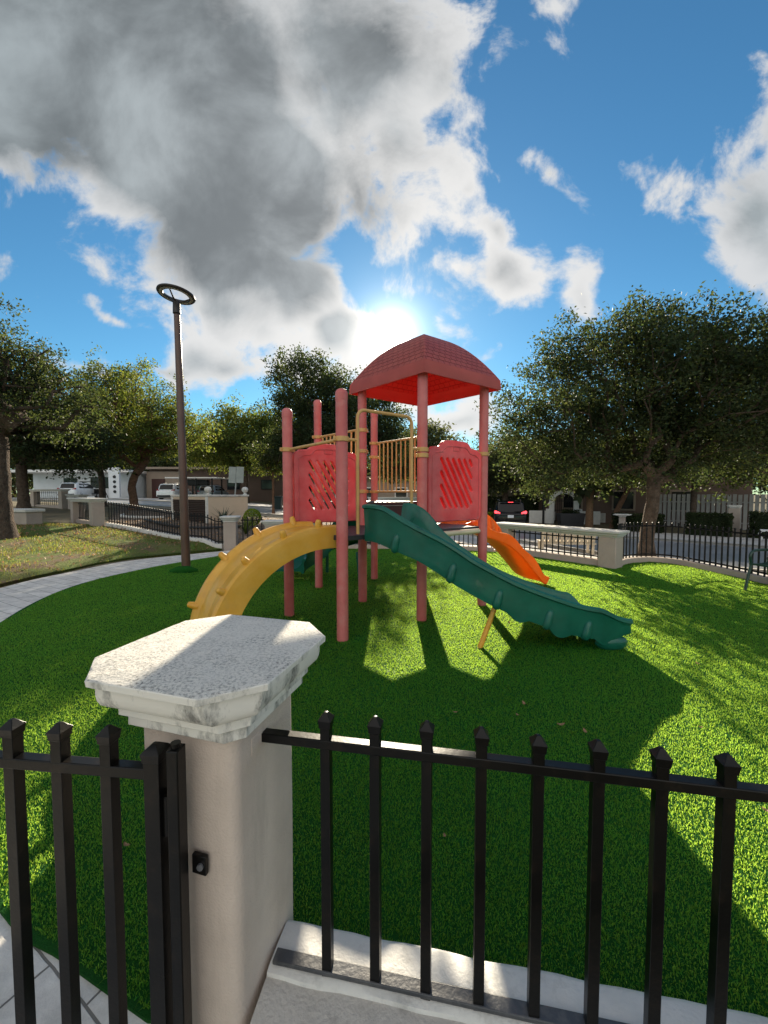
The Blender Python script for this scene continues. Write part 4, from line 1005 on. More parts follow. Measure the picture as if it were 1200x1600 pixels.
grow('slim dark trunked oak left of the bright multi stemmed oak', (-19.0, 26.8), 3.4, .24,
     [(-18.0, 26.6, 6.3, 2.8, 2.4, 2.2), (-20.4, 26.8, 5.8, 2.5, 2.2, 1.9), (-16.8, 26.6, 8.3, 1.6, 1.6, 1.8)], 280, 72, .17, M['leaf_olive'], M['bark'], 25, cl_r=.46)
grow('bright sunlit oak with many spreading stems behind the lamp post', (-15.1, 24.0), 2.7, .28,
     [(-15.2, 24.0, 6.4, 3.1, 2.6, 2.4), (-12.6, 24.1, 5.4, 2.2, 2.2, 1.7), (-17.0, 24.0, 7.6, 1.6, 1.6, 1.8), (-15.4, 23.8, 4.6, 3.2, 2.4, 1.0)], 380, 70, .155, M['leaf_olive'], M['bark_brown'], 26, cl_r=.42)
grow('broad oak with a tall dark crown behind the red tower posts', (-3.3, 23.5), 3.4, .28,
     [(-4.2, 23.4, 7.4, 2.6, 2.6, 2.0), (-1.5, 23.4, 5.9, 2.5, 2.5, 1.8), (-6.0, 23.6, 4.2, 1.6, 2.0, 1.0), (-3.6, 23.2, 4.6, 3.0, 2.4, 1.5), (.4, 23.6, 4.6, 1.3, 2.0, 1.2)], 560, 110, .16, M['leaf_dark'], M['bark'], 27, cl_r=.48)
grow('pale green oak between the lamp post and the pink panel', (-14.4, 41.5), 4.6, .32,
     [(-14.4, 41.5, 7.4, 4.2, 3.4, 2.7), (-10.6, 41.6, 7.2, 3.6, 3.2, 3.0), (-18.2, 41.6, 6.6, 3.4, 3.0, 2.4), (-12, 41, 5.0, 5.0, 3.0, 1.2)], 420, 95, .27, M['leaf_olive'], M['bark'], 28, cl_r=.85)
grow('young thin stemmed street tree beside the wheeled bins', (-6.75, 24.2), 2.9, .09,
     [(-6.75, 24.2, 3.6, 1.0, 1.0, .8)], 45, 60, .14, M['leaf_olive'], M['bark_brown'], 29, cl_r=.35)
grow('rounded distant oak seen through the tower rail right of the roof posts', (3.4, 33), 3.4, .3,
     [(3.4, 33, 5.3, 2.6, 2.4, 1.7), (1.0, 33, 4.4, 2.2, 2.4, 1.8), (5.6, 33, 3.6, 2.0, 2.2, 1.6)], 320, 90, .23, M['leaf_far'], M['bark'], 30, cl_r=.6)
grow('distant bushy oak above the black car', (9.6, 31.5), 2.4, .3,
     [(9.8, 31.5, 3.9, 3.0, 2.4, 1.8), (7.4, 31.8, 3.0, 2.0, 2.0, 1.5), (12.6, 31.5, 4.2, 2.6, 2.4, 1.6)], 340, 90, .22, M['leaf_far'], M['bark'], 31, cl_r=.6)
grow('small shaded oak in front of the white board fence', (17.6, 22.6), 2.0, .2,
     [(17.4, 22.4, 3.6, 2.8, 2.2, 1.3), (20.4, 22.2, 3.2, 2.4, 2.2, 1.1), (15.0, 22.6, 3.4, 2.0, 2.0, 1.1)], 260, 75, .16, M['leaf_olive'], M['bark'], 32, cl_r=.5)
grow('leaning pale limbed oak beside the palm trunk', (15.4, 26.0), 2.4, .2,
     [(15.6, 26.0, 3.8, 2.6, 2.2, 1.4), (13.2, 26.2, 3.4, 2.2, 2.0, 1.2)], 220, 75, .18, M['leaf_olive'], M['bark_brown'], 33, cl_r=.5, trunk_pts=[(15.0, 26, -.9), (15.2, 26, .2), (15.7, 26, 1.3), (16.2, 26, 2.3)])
for k, (x, y, rx, hz) in enumerate(((-54, 58, 11, 11), (-40, 63, 9, 10), (-27, 60, 9, 10), (-12, 60, 9, 9.5), (4, 62, 9, 8), (20, 56, 8, 8.5), (32, 48, 8, 8.5), (42, 38, 8, 9))):
    lab = ['far bushy tree at the left end of the white house', 'far bushy tree rising over the right end of the white house', 'far bushy tree above the brown building roof left of the lamp', 'far bushy tree beyond the parked van', 'far bushy tree behind the tower deck',
           'far bushy tree beyond the arched gate', 'far bushy tree beyond the brown house on the right', 'far bushy tree beyond the white board fence'][k]
    grow(lab, (x, y), 2.5, .3, [(x, y, hz * .6, rx * .7, 3, hz * .42), (x - rx * .5, y, hz * .5, rx * .5, 3, hz * .34), (x + rx * .5, y, hz * .52, rx * .5, 3, hz * .34)], 300, 80, .42, M['leaf_far'], M['bark'], 50 + k, cl_r=1.3, name='distant_tree', group='trees far behind the houses')

# palm
def palm():
    x, y = 14.1, 27.2; z = h1(x, y); t = thing('palm_tree', 'brown fibrous palm trunk beside the arched gate', 'palm', (x, y, z))
    MB().tube([(x, y, z - .2), (x, y, z + 1.5), (x + .04, y, z + 3.0), (x + .05, y, z + 4.0)], [.27, .23, .24, .28], 14).build('trunk', M['palm_fibre'], t)
    fr = MB()
    for k in range(26):
        a = 2.4 * k; tilt = .9 - 1.9 * (k / 26); L = 1.7
        pts = []
        for s in range(7):
            q = s / 6; r = L * q * math.cos(tilt) + .1; zz = L * q * math.sin(tilt) - .75 * q * q; pts.append((x + .05 + r * math.cos(a), y + r * math.sin(a), z + 3.9 + zz))
        P, T, A = frames(pts)
        for s in range(6):
            for sg in (1, -1):
                lat = Vector((-math.sin(a), math.cos(a), -.5)) * sg * .5 * (1 - abs(s / 6 - .5)) + T[s] * .22
                fr.add([P[s], P[s + 1], P[s + 1] + lat * .9, P[s] + lat], [(0, 1, 2), (0, 2, 3)])
    fr.build('fronds', M['leaf_far'], t, smooth=0)
palm()

# hedges and shrubs
def hedge(label, c, size, rz, n, mat, leaf, name='hedge', cat='hedge', ball=False, wood=True):
    global RNG
    RNG = np.random.default_rng(int(abs(c[0] * 100)) + n); z = h1(c[0], c[1]); t = thing(name, label, cat, (c[0], c[1], z))
    if ball:
        d = RNG.normal(0, 1, (n, 3)); d /= np.linalg.norm(d, axis=1)[:, None]; C = d * size[0] * (1 - np.abs(RNG.normal(0, .07, n)))[:, None]; C[:, 2] += c[2] - z
    else:
        C = RNG.uniform(-.5, .5, (n, 3)); ax = RNG.integers(0, 3, n); sg = RNG.choice([-1, 1], n); C[np.arange(n), ax] = .5 * sg - sg * np.abs(RNG.normal(0, .05, n)); C = C * np.array(size) + RNG.normal(0, .03, (n, 3)); C[:, 2] += size[2] / 2
    R = np.array([[math.cos(rz), -math.sin(rz), 0], [math.sin(rz), math.cos(rz), 0], [0, 0, 1]]); C = C @ R.T + np.array([c[0], c[1], z])
    link('foliage', leaf_quads(C, leaf, leaf * .55, 'foliage', mat, .3), mat, t, smooth=0)
    k = MB()
    if ball: k.tube([(c[0], c[1], z - .05), (c[0], c[1], c[2])], .04, 8)
    else: k.box((c[0], c[1], z + size[2] * .46), (size[0] * .86, size[1] * .7, size[2] * .86), rz)
    k.build('stem', M['bark'] if ball else M['hedge'], t)
hedge('dark clipped hedge block left of the beige gate post on the right', (16.9, 20.6, 0), (1.8, 1.0, 1.25), -.75, 5000, M['hedge'], .1)
hedge('long dark clipped hedge at the right edge behind the street', (19.6, 19.0, 0), (3.0, 1.0, 1.35), -.75, 7000, M['hedge'], .1)
hedge('low dark hedge under the shaded oak by the brown house', (14.6, 22.8, 0), (2.4, 1.2, 1.1), -.75, 5000, M['hedge'], .1)
hedge('dark bushy hedge behind the black car', (9.4, 33.2, 0), (6.5, 1.4, 2.0), -.3, 6000, M['hedge'], .16)
hedge('bright lime green clipped topiary ball behind the white capped pillar', (-4.95, 14.9, .68), (.33,), 0, 2600, M['leaf_lime'], .05, name='topiary_ball', cat='shrub', ball=True)
hedge('small lime shrub beside the green box past the tower', (6.9, 25.6, 0), (.9, .7, .9), 0, 1200, M['leaf_lime'], .1, name='shrub', cat='shrub')
def spiky(label, x, y, n, L, seed, mat, w, name):
    rg = np.random.default_rng(seed); z = h1(x, y); mb = MB()
    for k in range(n):
        a = rg.uniform(0, 2 * PI); el = rg.uniform(.75, 1.5); l = L * rg.uniform(.7, 1.1); d = Vector((math.cos(a) * math.cos(el), math.sin(a) * math.cos(el), math.sin(el))); lat = Vector((-math.sin(a), math.cos(a), 0)) * w
        p = Vector((x, y, z)); q = p + d * l * .5; r = p + d * l + Vector((math.cos(a), math.sin(a), -.6)) * l * .15
        mb.add([p - lat * .6, p + lat * .6, q + lat, r, q - lat], [(0, 1, 2, 4), (4, 2, 3)])
    o = mb.build(name, mat, smooth=0); return o
tag(spiky('', -6.45, 15.9, 26, .85, 3, M['agave'], .022, 'spiky_plant'), 'spiky dark blade plant against the sand coloured enclosure', 'plant')
tag(spiky('', -4.75, 13.6, 70, .62, 4, M['leaf_olive'], .012, 'fountain_grass'), 'arching green grass clump behind the white capped pillar', 'plant')

# ------------------------------------------------------------------ enclosure, sign, bed edge
def enclosure():
    a = Vector((-7.05, 15.9)); l = Vector((-9.2, 17.2)); r = Vector((-5.85, 17.05)); z = h1(-7.05, 15.9); zt = 1.43
    t = thing('utility_enclosure', 'sand coloured utility enclosure with brown louvred side and two ball finials', 'enclosure', (a.x, a.y, z))
    poly = [a, r, r + (l - a), l]
    MB().prism([(p.x, p.y) for p in poly], z - .4, zt).build('wall', M['enclosure'], t, smooth=20, bevel=.01)
    c = sum(poly, Vector((0, 0))) / 4
    R = []
    for ov, zz in ((.0, zt), (.05, zt + .02), (.07, zt + .07), (.05, zt + .085)):
        R.append([(p.x + (p - c).normalized().x * ov, p.y + (p - c).normalized().y * ov, zz) for p in poly])
    MB().rings(R).build('coping', M['stone_far'], t, smooth=20)
    # louvres on the left face, framed
    d = (l - a); L = d.length; d.normalize(); n = Vector((d.y, -d.x)); n = n if n.y < 0 else -n; ang = math.atan2(d.y, d.x)
    mid = a + d * L * .5 + n * .012; lv = MB()
    lv.box((mid.x, mid.y, (z + zt) / 2 - .04), (L * .86, .03, zt - z - .16), ang)
    for k in range(13):
        zz = z + .06 + (zt - z - .2) * k / 12; q = a + d * L * .5 + n * .035; lv.box((q.x, q.y, zz), (L * .86, .035, .05), 0, rot=(.6, 0, ang) if abs(ang) < 1.6 else (-.6, 0, ang))
    lv.build('louvre', M['louver'], t, smooth=0)
    for p in (a + d * .07, l - d * .07):
        q = p + n * .012; MB().box((q.x, q.y, (z + zt) / 2), (.14, .04, zt - z), ang).build('corner_trim', M['stone_far'], t, smooth=0)
    for p in (a * .93 + c * .07, r * .93 + c * .07):
        MB().lathe([(.09, zt + .08), (.09, zt + .12), (.05, zt + .14), (.045, zt + .17), (.09, zt + .20), (.125, zt + .25), (.14, zt + .30), (.125, zt + .36), (.08, zt + .405), (.01, zt + .42)], (p.x, p.y, 0), 16).build('ball_finial', M['stone_far'], t, smooth=60)
enclosure()
def road_sign():
    x, y = -7.7, 20.5; z = h1(x, y); t = thing('road_sign', 'grey back of a two panel road sign on a leaning pole', 'sign', (x, y, z))
    MB().tube([(x - .1, y, z - .1), (x + .14, y, 2.9)], .035, 8).build('pole', M['sign_back'], t)
    for sx, w in ((-.19, .36), (.2, .38)):
        MB().box((x + .1 + sx, y - .05, 2.52), (w, .012, .82), 0, rot=(0, .06, 0)).build('sign_panel', M['sign_back'], t, smooth=0)
road_sign()
# dark curved steel edging in the mulch bed
pts = [(-9.6, 15.9), (-8.9, 15.2), (-8.2, 14.6), (-7.2, 14.2), (-6.3, 14.5), (-5.5, 15.2)]
mb = MB(); P = catmull([(x, y, h1(x, y) + .07) for x, y in pts], 8); mb.tube(P, .055, 6); o = mb.build('bed_edging', M['deck'], smooth=60); tag(o, 'dark curved edging sweeping across the mulch bed behind the low fence', 'edging')
pts = [(-12.9, 19.6), (-12.3, 18.6), (-11.2, 18.2), (-10.3, 18.6)]
mb = MB(); P = catmull([(x, y, h1(x, y) + .04) for x, y in pts], 8); mb.tube(P, .08, 6); o = mb.build('bed_edging', M['stone_far'], smooth=60); tag(o, 'pale stone edging around the foot of the multi stemmed oak', 'edging')

# wheeled bins
def bin_(x, y, label):
    z = h1(x, y); t = thing('wheeled_bin', label, 'bin', (x, y, z), 'dark wheeled bins across the road')
    R = [[(x + a * w, y + b * w, z + zz) for a, b in ((1, 1), (-1, 1), (-1, -1), (1, -1))] for w, zz in ((.24, .08), (.30, .98))]
    MB().rings(R).build('body', M['bin_green'], t, bevel=.02); MB().box((x, y - .02, z + 1.02), (.66, .68, .07)).build('lid', M['bin_green'], t, bevel=.02)
    for sx in (-.24, .24): MB().tube([(x + sx - .03, y + .26, z + .12), (x + sx + .03, y + .26, z + .12)], .11, 12).build('wheel', M['tyre'], t)
bin_(-7.9, 29.6, 'dark wheeled bin left of the thin street tree')
bin_(-6.6, 29.3, 'dark wheeled bin right of the thin street tree')

# ------------------------------------------------------------------ vehicles
def car(name, label, x, y, rz, paint, lit=False, sc=1.0):
    z = h1(x, y) + .035; t = thing(name, label, 'car', (x, y, z), None, rz)
    Z = (0, 0, 0)
    # lower body loft along +y (rear bumper at y=0 faces the camera)
    def sec(y, w, z0, z1, r=.12):
        P = []
        for cx, cz, a0 in ((1, 1, 0), (-1, 1, PI / 2), (-1, -1, PI), (1, -1, 1.5 * PI)):
            for k in range(5):
                a = a0 + PI / 2 * k / 4; P.append((cx * (w - r) + r * math.cos(a), y, (z1 - r if cz > 0 else z0 + r) + r * math.sin(a)))
        return P
    S_ = [(-.02, .72, .50, .86, .1), (.0, .84, .38, .96, .14), (.10, .93, .30, 1.02, .15), (.5, .965, .24, 1.06, .13), (1.4, .975, .22, 1.06, .12), (3.0, .97, .22, 1.04, .12), (3.5, .96, .24, 1.00, .14), (4.3, .93, .28, .90, .16), (4.62, .84, .34, .80, .16), (4.70, .70, .42, .70, .12)]
    mb = MB(); mb.rings([sec(*s) for s in S_]); body = mb.build('body', paint, t, smooth=50, loc=Z)
    # greenhouse
    G = []
    for yy, wb, wt, zt in ((.22, .84, .66, 1.14), (.42, .90, .70, 1.60), (.75, .92, .72, 1.70), (1.6, .92, .73, 1.73), (2.5, .92, .71, 1.68), (2.9, .91, .68, 1.56), (3.55, .88, .72, 1.04)):
        G.append([(wb, yy, .98), (wb * .5 + wt * .5 + .02, yy, .98 + (zt - .98) * .6), (wt, yy, zt - .03), (wt - .12, yy, zt), (-wt + .12, yy, zt), (-wt, yy, zt - .03), (-wb * .5 - wt * .5 - .02, yy, .98 + (zt - .98) * .6), (-wb, yy, .98)])
    mb = MB(); mb.rings(G); mb.build('cabin', paint, t, smooth=40, loc=Z)
    # glass panes set just proud of the cabin
    mb = MB(); mb.add([(-.70, .225, 1.10), (.70, .225, 1.10), (.62, .385, 1.56), (-.62, .385, 1.56), (-.70, .205, 1.10), (.70, .205, 1.10), (.62, .360, 1.56), (-.62, .360, 1.56)], [(4, 5, 6, 7), (0, 3, 2, 1), (0, 1, 5, 4), (1, 2, 6, 5), (2, 3, 7, 6), (3, 0, 4, 7)])
    mb.build('rear_window', M['dark_glass'], t, smooth=0, loc=Z)
    for sg in (-1, 1):
        mb = MB(); q = [(.70, 1.12), (3.25, 1.10), (2.75, 1.52), (.85, 1.60)]
        f = lambda zz: .925 - (zz - .98) * .235
        mb.add([(sg * (f(zz) + .012), yy, zz) for yy, zz in q] + [(sg * (f(zz) - .03), yy, zz) for yy, zz in q], [(0, 1, 2, 3), (4, 7, 6, 5), (0, 4, 5, 1), (1, 5, 6, 2), (2, 6, 7, 3), (3, 7, 4, 0)])
        mb.build('side_window', M['dark_glass'], t, smooth=0, loc=Z)
        mb = MB(); mb.add([(sg * .62, -.008, .94), (sg * .90, .06, .97), (sg * .93, .16, .99), (sg * .93, .16, 1.12), (sg * .88, .14, 1.13), (sg * .60, .03, 1.02), (sg * .62, .08, .94), (sg * .88, .15, .97), (sg * .89, .22, .99), (sg * .89, .22, 1.12), (sg * .84, .2, 1.13), (sg * .6, .12, 1.02)],
                          [(0, 1, 4, 5), (1, 2, 3, 4), (6, 11, 10, 7), (7, 10, 9, 8), (0, 6, 7, 1), (1, 7, 8, 2), (2, 8, 9, 3), (3, 9, 10, 4), (4, 10, 11, 5), (5, 11, 6, 0)])
        mb.build('tail_light', M['tail'] if lit else M['tail_off'], t, smooth=0, loc=Z)
        mb = MB(); mb.box((sg * 1.06, 2.95, 1.10), (.2, .10, .15)); mb.build('wing_mirror', paint, t, bevel=.03, loc=Z)
        mb = MB(); mb.tube([(sg * .62, .7, 1.745), (sg * .64, 1.0, 1.775), (sg * .64, 2.1, 1.775), (sg * .62, 2.4, 1.74)], .02, 6); mb.build('roof_rail', M['trim_black'] if not lit else M['rim'], t, loc=Z)
        for yy in (.95, 3.75):
            w = MB(); w.lathe([(.20, -.1), (.33, -.11), (.355, -.07), (.355, .07), (.33, .11), (.20, .10)], (0, 0, 0), 22); me_v = [(sg * (.86 + v[2]), yy + v[0], .355 + v[1]) for v in w.v]; w.v = me_v
            wh = w.build('wheel', M['tyre'], t, loc=Z); rm = MB(); rm.tube([(sg * .93, yy, .355), (sg * .975, yy, .355)], .20, 18); rm.build('rim', M['rim'], wh, loc=Z)
    mb = MB(); mb.box((0, .02, .42), (1.62, .10, .22)); mb.build('rear_bumper', M['trim_black'], t, bevel=.04, loc=Z)
    mb = MB(); mb.box((0, -.025, .80), (.34, .02, .16)); mb.build('licence_plate', M['plate'], t, smooth=0, loc=Z)
    mb = MB(); mb.box((0, .36, 1.655), (1.2, .30, .03), 0, rot=(.12, 0, 0)); mb.build('roof_spoiler', paint, t, bevel=.01, loc=Z)
    if lit: mb = MB(); mb.box((0, .20, 1.64), (.3, .02, .025)); mb.build('brake_light', M['tail'], t, smooth=0, loc=Z)
    return t
car('black_suv', 'black sport utility car with lit red tail lights on the street behind the fence', 7.55, 23.6, -.22, M['car_black'], True)
car('white_crossover', 'white crossover car parked in front of the white house', -33.0, 41.2, .10, M['car_white'])
car('white_suv', 'white sport utility car parked at the brown building left of the lamp post', -22.6, 41.0, .05, M['car_white'])
car('silver_hatchback', 'silver car partly hidden behind the black framed canopy', -19.6, 43.5, .0, M['sign_back'])

# black framed canopy beside the parked car
def canopy():
    x, y = -18.9, 40.0; z = h1(x, y); t = thing('black_canopy_frame', 'black metal frame with flat white canopy beside the parked white car', 'canopy', (x, y, z))
    for dx, dy in ((-1.5, 0), (0, 0), (1.6, 0), (-1.5, 2.4), (1.6, 2.4)): MB().box((x + dx, y + dy, z + 1.15), (.12, .12, 2.5)).build('post', M['black_far'], t, smooth=0)
    for zz in (.5, 1.2, 1.9): MB().box((x + .05, y - .002, z + zz), (3.2, .07, .07)).build('crossbar', M['black_far'], t, smooth=0)
    MB().box((x - .4, y + 1.2, z + 2.43), (5.2, 2.9, .12)).build('roof', M['white_trim'], t, bevel=.02)
    MB().box((x - .3, y + .6, z + 1.95), (2.6, .6, .6)).build('dark_panel', M['black_far'], t, bevel=.04)
canopy()

# ------------------------------------------------------------------ buildings
def white_house():
    x0, x1, y = -42.5, -29.6, 47.0; z = .93; t = thing('white_house', 'low white house with dark windows and a flat white fascia behind the left trees', 'house', ((x0 + x1) / 2, y, z))
    cx = (x0 + x1) / 2; MB().box((cx + 2.6, y + 4, z + 1.45), (x1 - x0 - 5.2, 8, 3.1)).build('wall', M['white_wall'], t, smooth=0)
    MB().box((x0 + 2.6, y + 5.2, z + 1.45), (5.2, 8, 3.08)).build('recessed_wall', M['white_wall'], t, smooth=0)
    MB().box((cx, y + 3.4, z + 3.14), (x1 - x0 + 1.2, 10.4, .3)).build('roof', M['white_trim'], t, bevel=.03)
    for wx, ww, wz, wh, yy in ((-38.9, 1.7, 1.75, 1.5, y + 1.2), (-33.4, 2.6, 1.85, 1.5, y)):
        if wx > -36: f = MB(); f.box((wx, yy - .03, z + wz), (ww, .10, wh)); 
        else: wx = -37.0; yy = y; f = MB(); f.box((wx, yy - .03, z + wz), (ww, .10, wh))
        w = f.build('window', M['white_trim'], t, smooth=0)
        for s in (-1, 1): MB().box((wx + s * ww * .24, yy - .09, z + wz), (ww * .44, .04, wh * .88)).build('pane', M['dark_glass'], w, smooth=0)
    pyl = thing('white_pylon', 'white panel with four dark round holes at the corner of the white house', 'panel', (-30.2, 44.6, z))
    MB().box((-30.2, 44.6, z + 1.75), (1.2, .3, 3.5)).build('panel', M['white_wall'], pyl, bevel=.03)
    for k in range(4): MB().tube([(-30.1, 44.44, z + .8 + k * .55), (-30.1, 44.40, z + .8 + k * .55)], .17, 14).build('hole', M['trim_black'], pyl)
    s = thing('garden_swing', 'dark garden swing seat on an A frame in front of the white house', 'swing seat', (-32.6, 44.2, z))
    for dx in (-1.2, 1.2):
        MB().tube([(-32.6 + dx - .45, 43.8, z), (-32.6 + dx, 44.2, z + 1.9), (-32.6 + dx + .45, 44.6, z)], .045, 6).build('frame', M['black_far'], s)
    MB().tube([(-33.8, 44.2, z + 1.9), (-31.4, 44.2, z + 1.9)], .045, 6).build('top_bar', M['black_far'], s)
    MB().box((-32.4, 44.1, z + .55), (1.7, .5, .08)).build('seat', M['black_far'], s, smooth=0); MB().box((-32.4, 44.35, z + .85), (1.7, .08, .5)).build('backrest', M['black_far'], s, smooth=0)
    for dx in (-.8, .8): MB().tube([(-32.4 + dx, 44.2, z + .55), (-32.4 + dx, 44.2, z + 1.9)], .015, 5).build('hanger', M['black_far'], s)
white_house()
def brown_building():
    z = .6; t = thing('brown_building', 'long brown building with a dark maroon door behind the parked cars', 'building', (-20, 49, z))
    MB().box((-19.2, 53, z + 1.9), (19.5, 7.6, 4.0)).build('wall', M['brown_wall'], t, smooth=0)
    MB().box((-26.8, 50.0, z + 1.75), (4.6, 2.6, 3.7)).build('porch_wall', M['tan_wall'], t, smooth=0)
    MB().box((-19.2, 52.6, z + 4.0), (20.4, 9.0, .25)).build('roof', M['tan_wall'], t, smooth=0)
    d = MB(); d.box((-27.6, 48.67, z + 1.35), (1.6, .10, 2.7)); dd = d.build('door', M['red_door'], t, smooth=0)
    MB().box((-27.0, 48.59, z + 1.25), (.08, .06, .2)).build('handle', M['rim'], dd, smooth=0)
    for x in (-22.6, -18.6, -14.4):
        w = MB(); w.box((x, 49.17, z + 2.0), (1.6, .10, 1.2)); ww = w.build('window', M['trim_black'], t, smooth=0); MB().box((x, 49.10, z + 2.0), (1.4, .04, 1.0)).build('pane', M['dark_glass'], ww, smooth=0)
brown_building()
def grey_block():
    z = 0; t = thing('grey_building', 'dim grey building far behind the tower deck', 'building', (1, 47, z))
    MB().box((0, 50, 1.4), (17, 7, 3.8)).build('wall', M['tan_wall'], t, smooth=0); MB().box((0, 49.8, 3.4), (17.8, 8, .25)).build('roof', M['tan_wall'], t, smooth=0)
    for x in (-5, -1.5, 2, 5.5):
        w = MB(); w.box((x, 46.46, 1.6), (1.5, .1, 1.3)); ww = w.build('window', M['white_trim'], t, smooth=0); MB().box((x, 46.39, 1.6), (1.25, .04, 1.05)).build('pane', M['dark_glass'], ww, smooth=0)
grey_block()
def brown_house_right():
    zz = -.85; a = math.radians(-38)
    t = thing('brown_house', 'dark brown house wall shaded by the oaks on the right', 'house', (17.5, 32, zz))
    ux = Vector((math.cos(a), math.sin(a), 0)); uy = Vector((-math.sin(a), math.cos(a), 0)); o = Vector((11.2, 34.0, 0))
    def L(u, v): return o + ux * u + uy * v
    c = L(7.5, 3.2); MB().box((c.x, c.y, zz + 2.3), (15, 5.6, 5.0), a).build('wall', M['brown_wall'], t, smooth=0)
    c = L(-2.2, 2.4); MB().box((c.x, c.y, zz + 1.9), (8.0, 4.0, 4.2), a).build('annex_wall', M['tan_wall'], t, smooth=0)
    c = L(7.5, 3.0); MB().box((c.x, c.y, zz + 4.9), (15.8, 6.8, .3), a).build('roof', M['tan_wall'], t, smooth=0)
    for u in (4.5, 8.0, 11.5):
        c = L(u, .34); w = MB(); w.box((c.x, c.y, zz + 1.9), (1.5, .12, 1.5), a); ww = w.build('window', M['tan_wall'], t, smooth=0); c = L(u, .26); MB().box((c.x, c.y, zz + 1.9), (1.25, .05, 1.25), a).build('pane', M['dark_glass'], ww, smooth=0)
    for u in (2.6, 6.2): c = L(u, .2); MB().box((c.x, c.y, zz + .55), (1.3, .3, .7), a).build('plinth_panel', M['stone_far'], t, smooth=0)
brown_house_right()
def arch_gate():
    x, y = 13.6, 30.0; z = h1(x, y); a = -.38; t = thing('arched_gateway', 'white arched gateway with a tall black iron gate in front of the brown house', 'gateway', (x, y, z), None, a)
    Z = (0, 0, 0); hw, hs = .66, 1.75
    R = []
    outer = [(-1.02, 0), (-1.02, hs)] + [(-1.02 * math.cos(PI * k / 14), hs + .02 + .78 * math.sin(PI * k / 14)) for k in range(1, 14)] + [(1.02, hs), (1.02, 0)]
    inner = [(-hw, 0), (-hw, hs)] + [(-hw * math.cos(PI * k / 14), hs + .5 * math.sin(PI * k / 14)) for k in range(1, 14)] + [(hw, hs), (hw, 0)]
    n = len(outer); vs = [(u, d, w) for d in (-.16, .16) for u, w in outer] + [(u, d, w) for d in (-.16, .16) for u, w in inner]; fs = []
    for i in range(n - 1):
        fs += [(i, i + 1, 2 * n + i + 1, 2 * n + i), (n + i, 3 * n + i, 3 * n + i + 1, n + i + 1), (i, n + i, n + i + 1, i + 1), (2 * n + i, 2 * n + i + 1, 3 * n + i + 1, 3 * n + i)]
    MB().add(vs, fs).build('arch_surround', M['white_trim'], t, smooth=30, loc=Z)
    for sx in (-1, 1): MB().box((sx * 1.0, 0, .5), (.5, .5, 1.2)).build('pier_base', M['white_trim'], t, bevel=.02, loc=Z); MB().box((sx * 1.85, .05, .42), (1.2, .24, 1.05)).build('wing_wall', M['white_trim'], t, bevel=.02, loc=Z)
    g = MB(); top = lambda u: hs + .46 * math.sqrt(max(0, 1 - (u / hw) ** 2))
    for k in range(9): u = -hw + hw * 2 * (k + .5) / 9; g.box((u, 0, (.1 + top(u)) / 2), (.03, .03, top(u) - .1))
    for zz in (.2, 1.0, 1.7): g.box((0, 0.001, zz), (hw * 1.96, .035, .05))
    g.tube([(u, 0, w - .03) for u, w in inner[1:-1]], .03, 6); g.build('iron_gate', M['black_far'], t, smooth=0, loc=Z)
arch_gate()
# dark street pole by the black car
x, y = 10.3, 25.6; z = h1(x, y); t = thing('street_pole', 'slim black street pole right of the black car', 'pole', (x, y, z))
MB().tube([(x, y, z - .1), (x, y, z + 4.6)], [.075, .055], 10).build('shaft', M['black_far'], t); MB().lathe([(.14, 0), (.14, .1), (.08, .3), (.075, .5)], (x, y, z), 12).build('base', M['black_far'], t)
MB().lathe([(.02, 4.55), (.16, 4.7), (.16, 4.95), (.06, 5.1), (.01, 5.2)], (x, y, z), 12).build('lantern', M['dark_metal'], t)
# green kiosk box
t = thing('green_cabinet', 'green and white roadside cabinet past the tower post', 'cabinet', (6.0, 26.5, h1(6, 26.5))); z = h1(6, 26.5)
MB().box((6.0, 26.5, z + .6), (.5, .5, 1.3)).build('body', M['bench_green'], t, bevel=.02); MB().box((5.72, 26.5, z + .6), (.06, .5, 1.32)).build('side_panel', M['white_trim'], t, smooth=0)
# small white capped pillar by the street
pillar('small beige pillar with flared white cap across the street, left of the big oak trunk', 13.6, 22.6, .95, .3, .42, rz=-.7)
# planter box
t = thing('planter_box', 'dark planter box beside the palm trunk', 'planter', (13.0, 27.6, h1(13, 27.6))); z = h1(13, 27.6)
R = [[(13.0 + a * w, 27.6 + b * w, z + zz) for a, b in ((1.5, .6), (-1.5, .6), (-1.5, -.6), (1.5, -.6))] for w, zz in ((.5, 0), (.58, .9), (.52, .9), (.5, .8))]
MB().rings(R).build('box', M['deck'], t, smooth=20)
global_fr = np.random.default_rng(77); RNG = global_fr
link('foliage', leaf_quads(np.column_stack([RNG.uniform(12.4, 13.6, 500), RNG.uniform(27.35, 27.85, 500), z + RNG.uniform(.8, 1.15, 500)]), .12, .06, 'foliage', M['hedge']), M['hedge'], t, smooth=0)
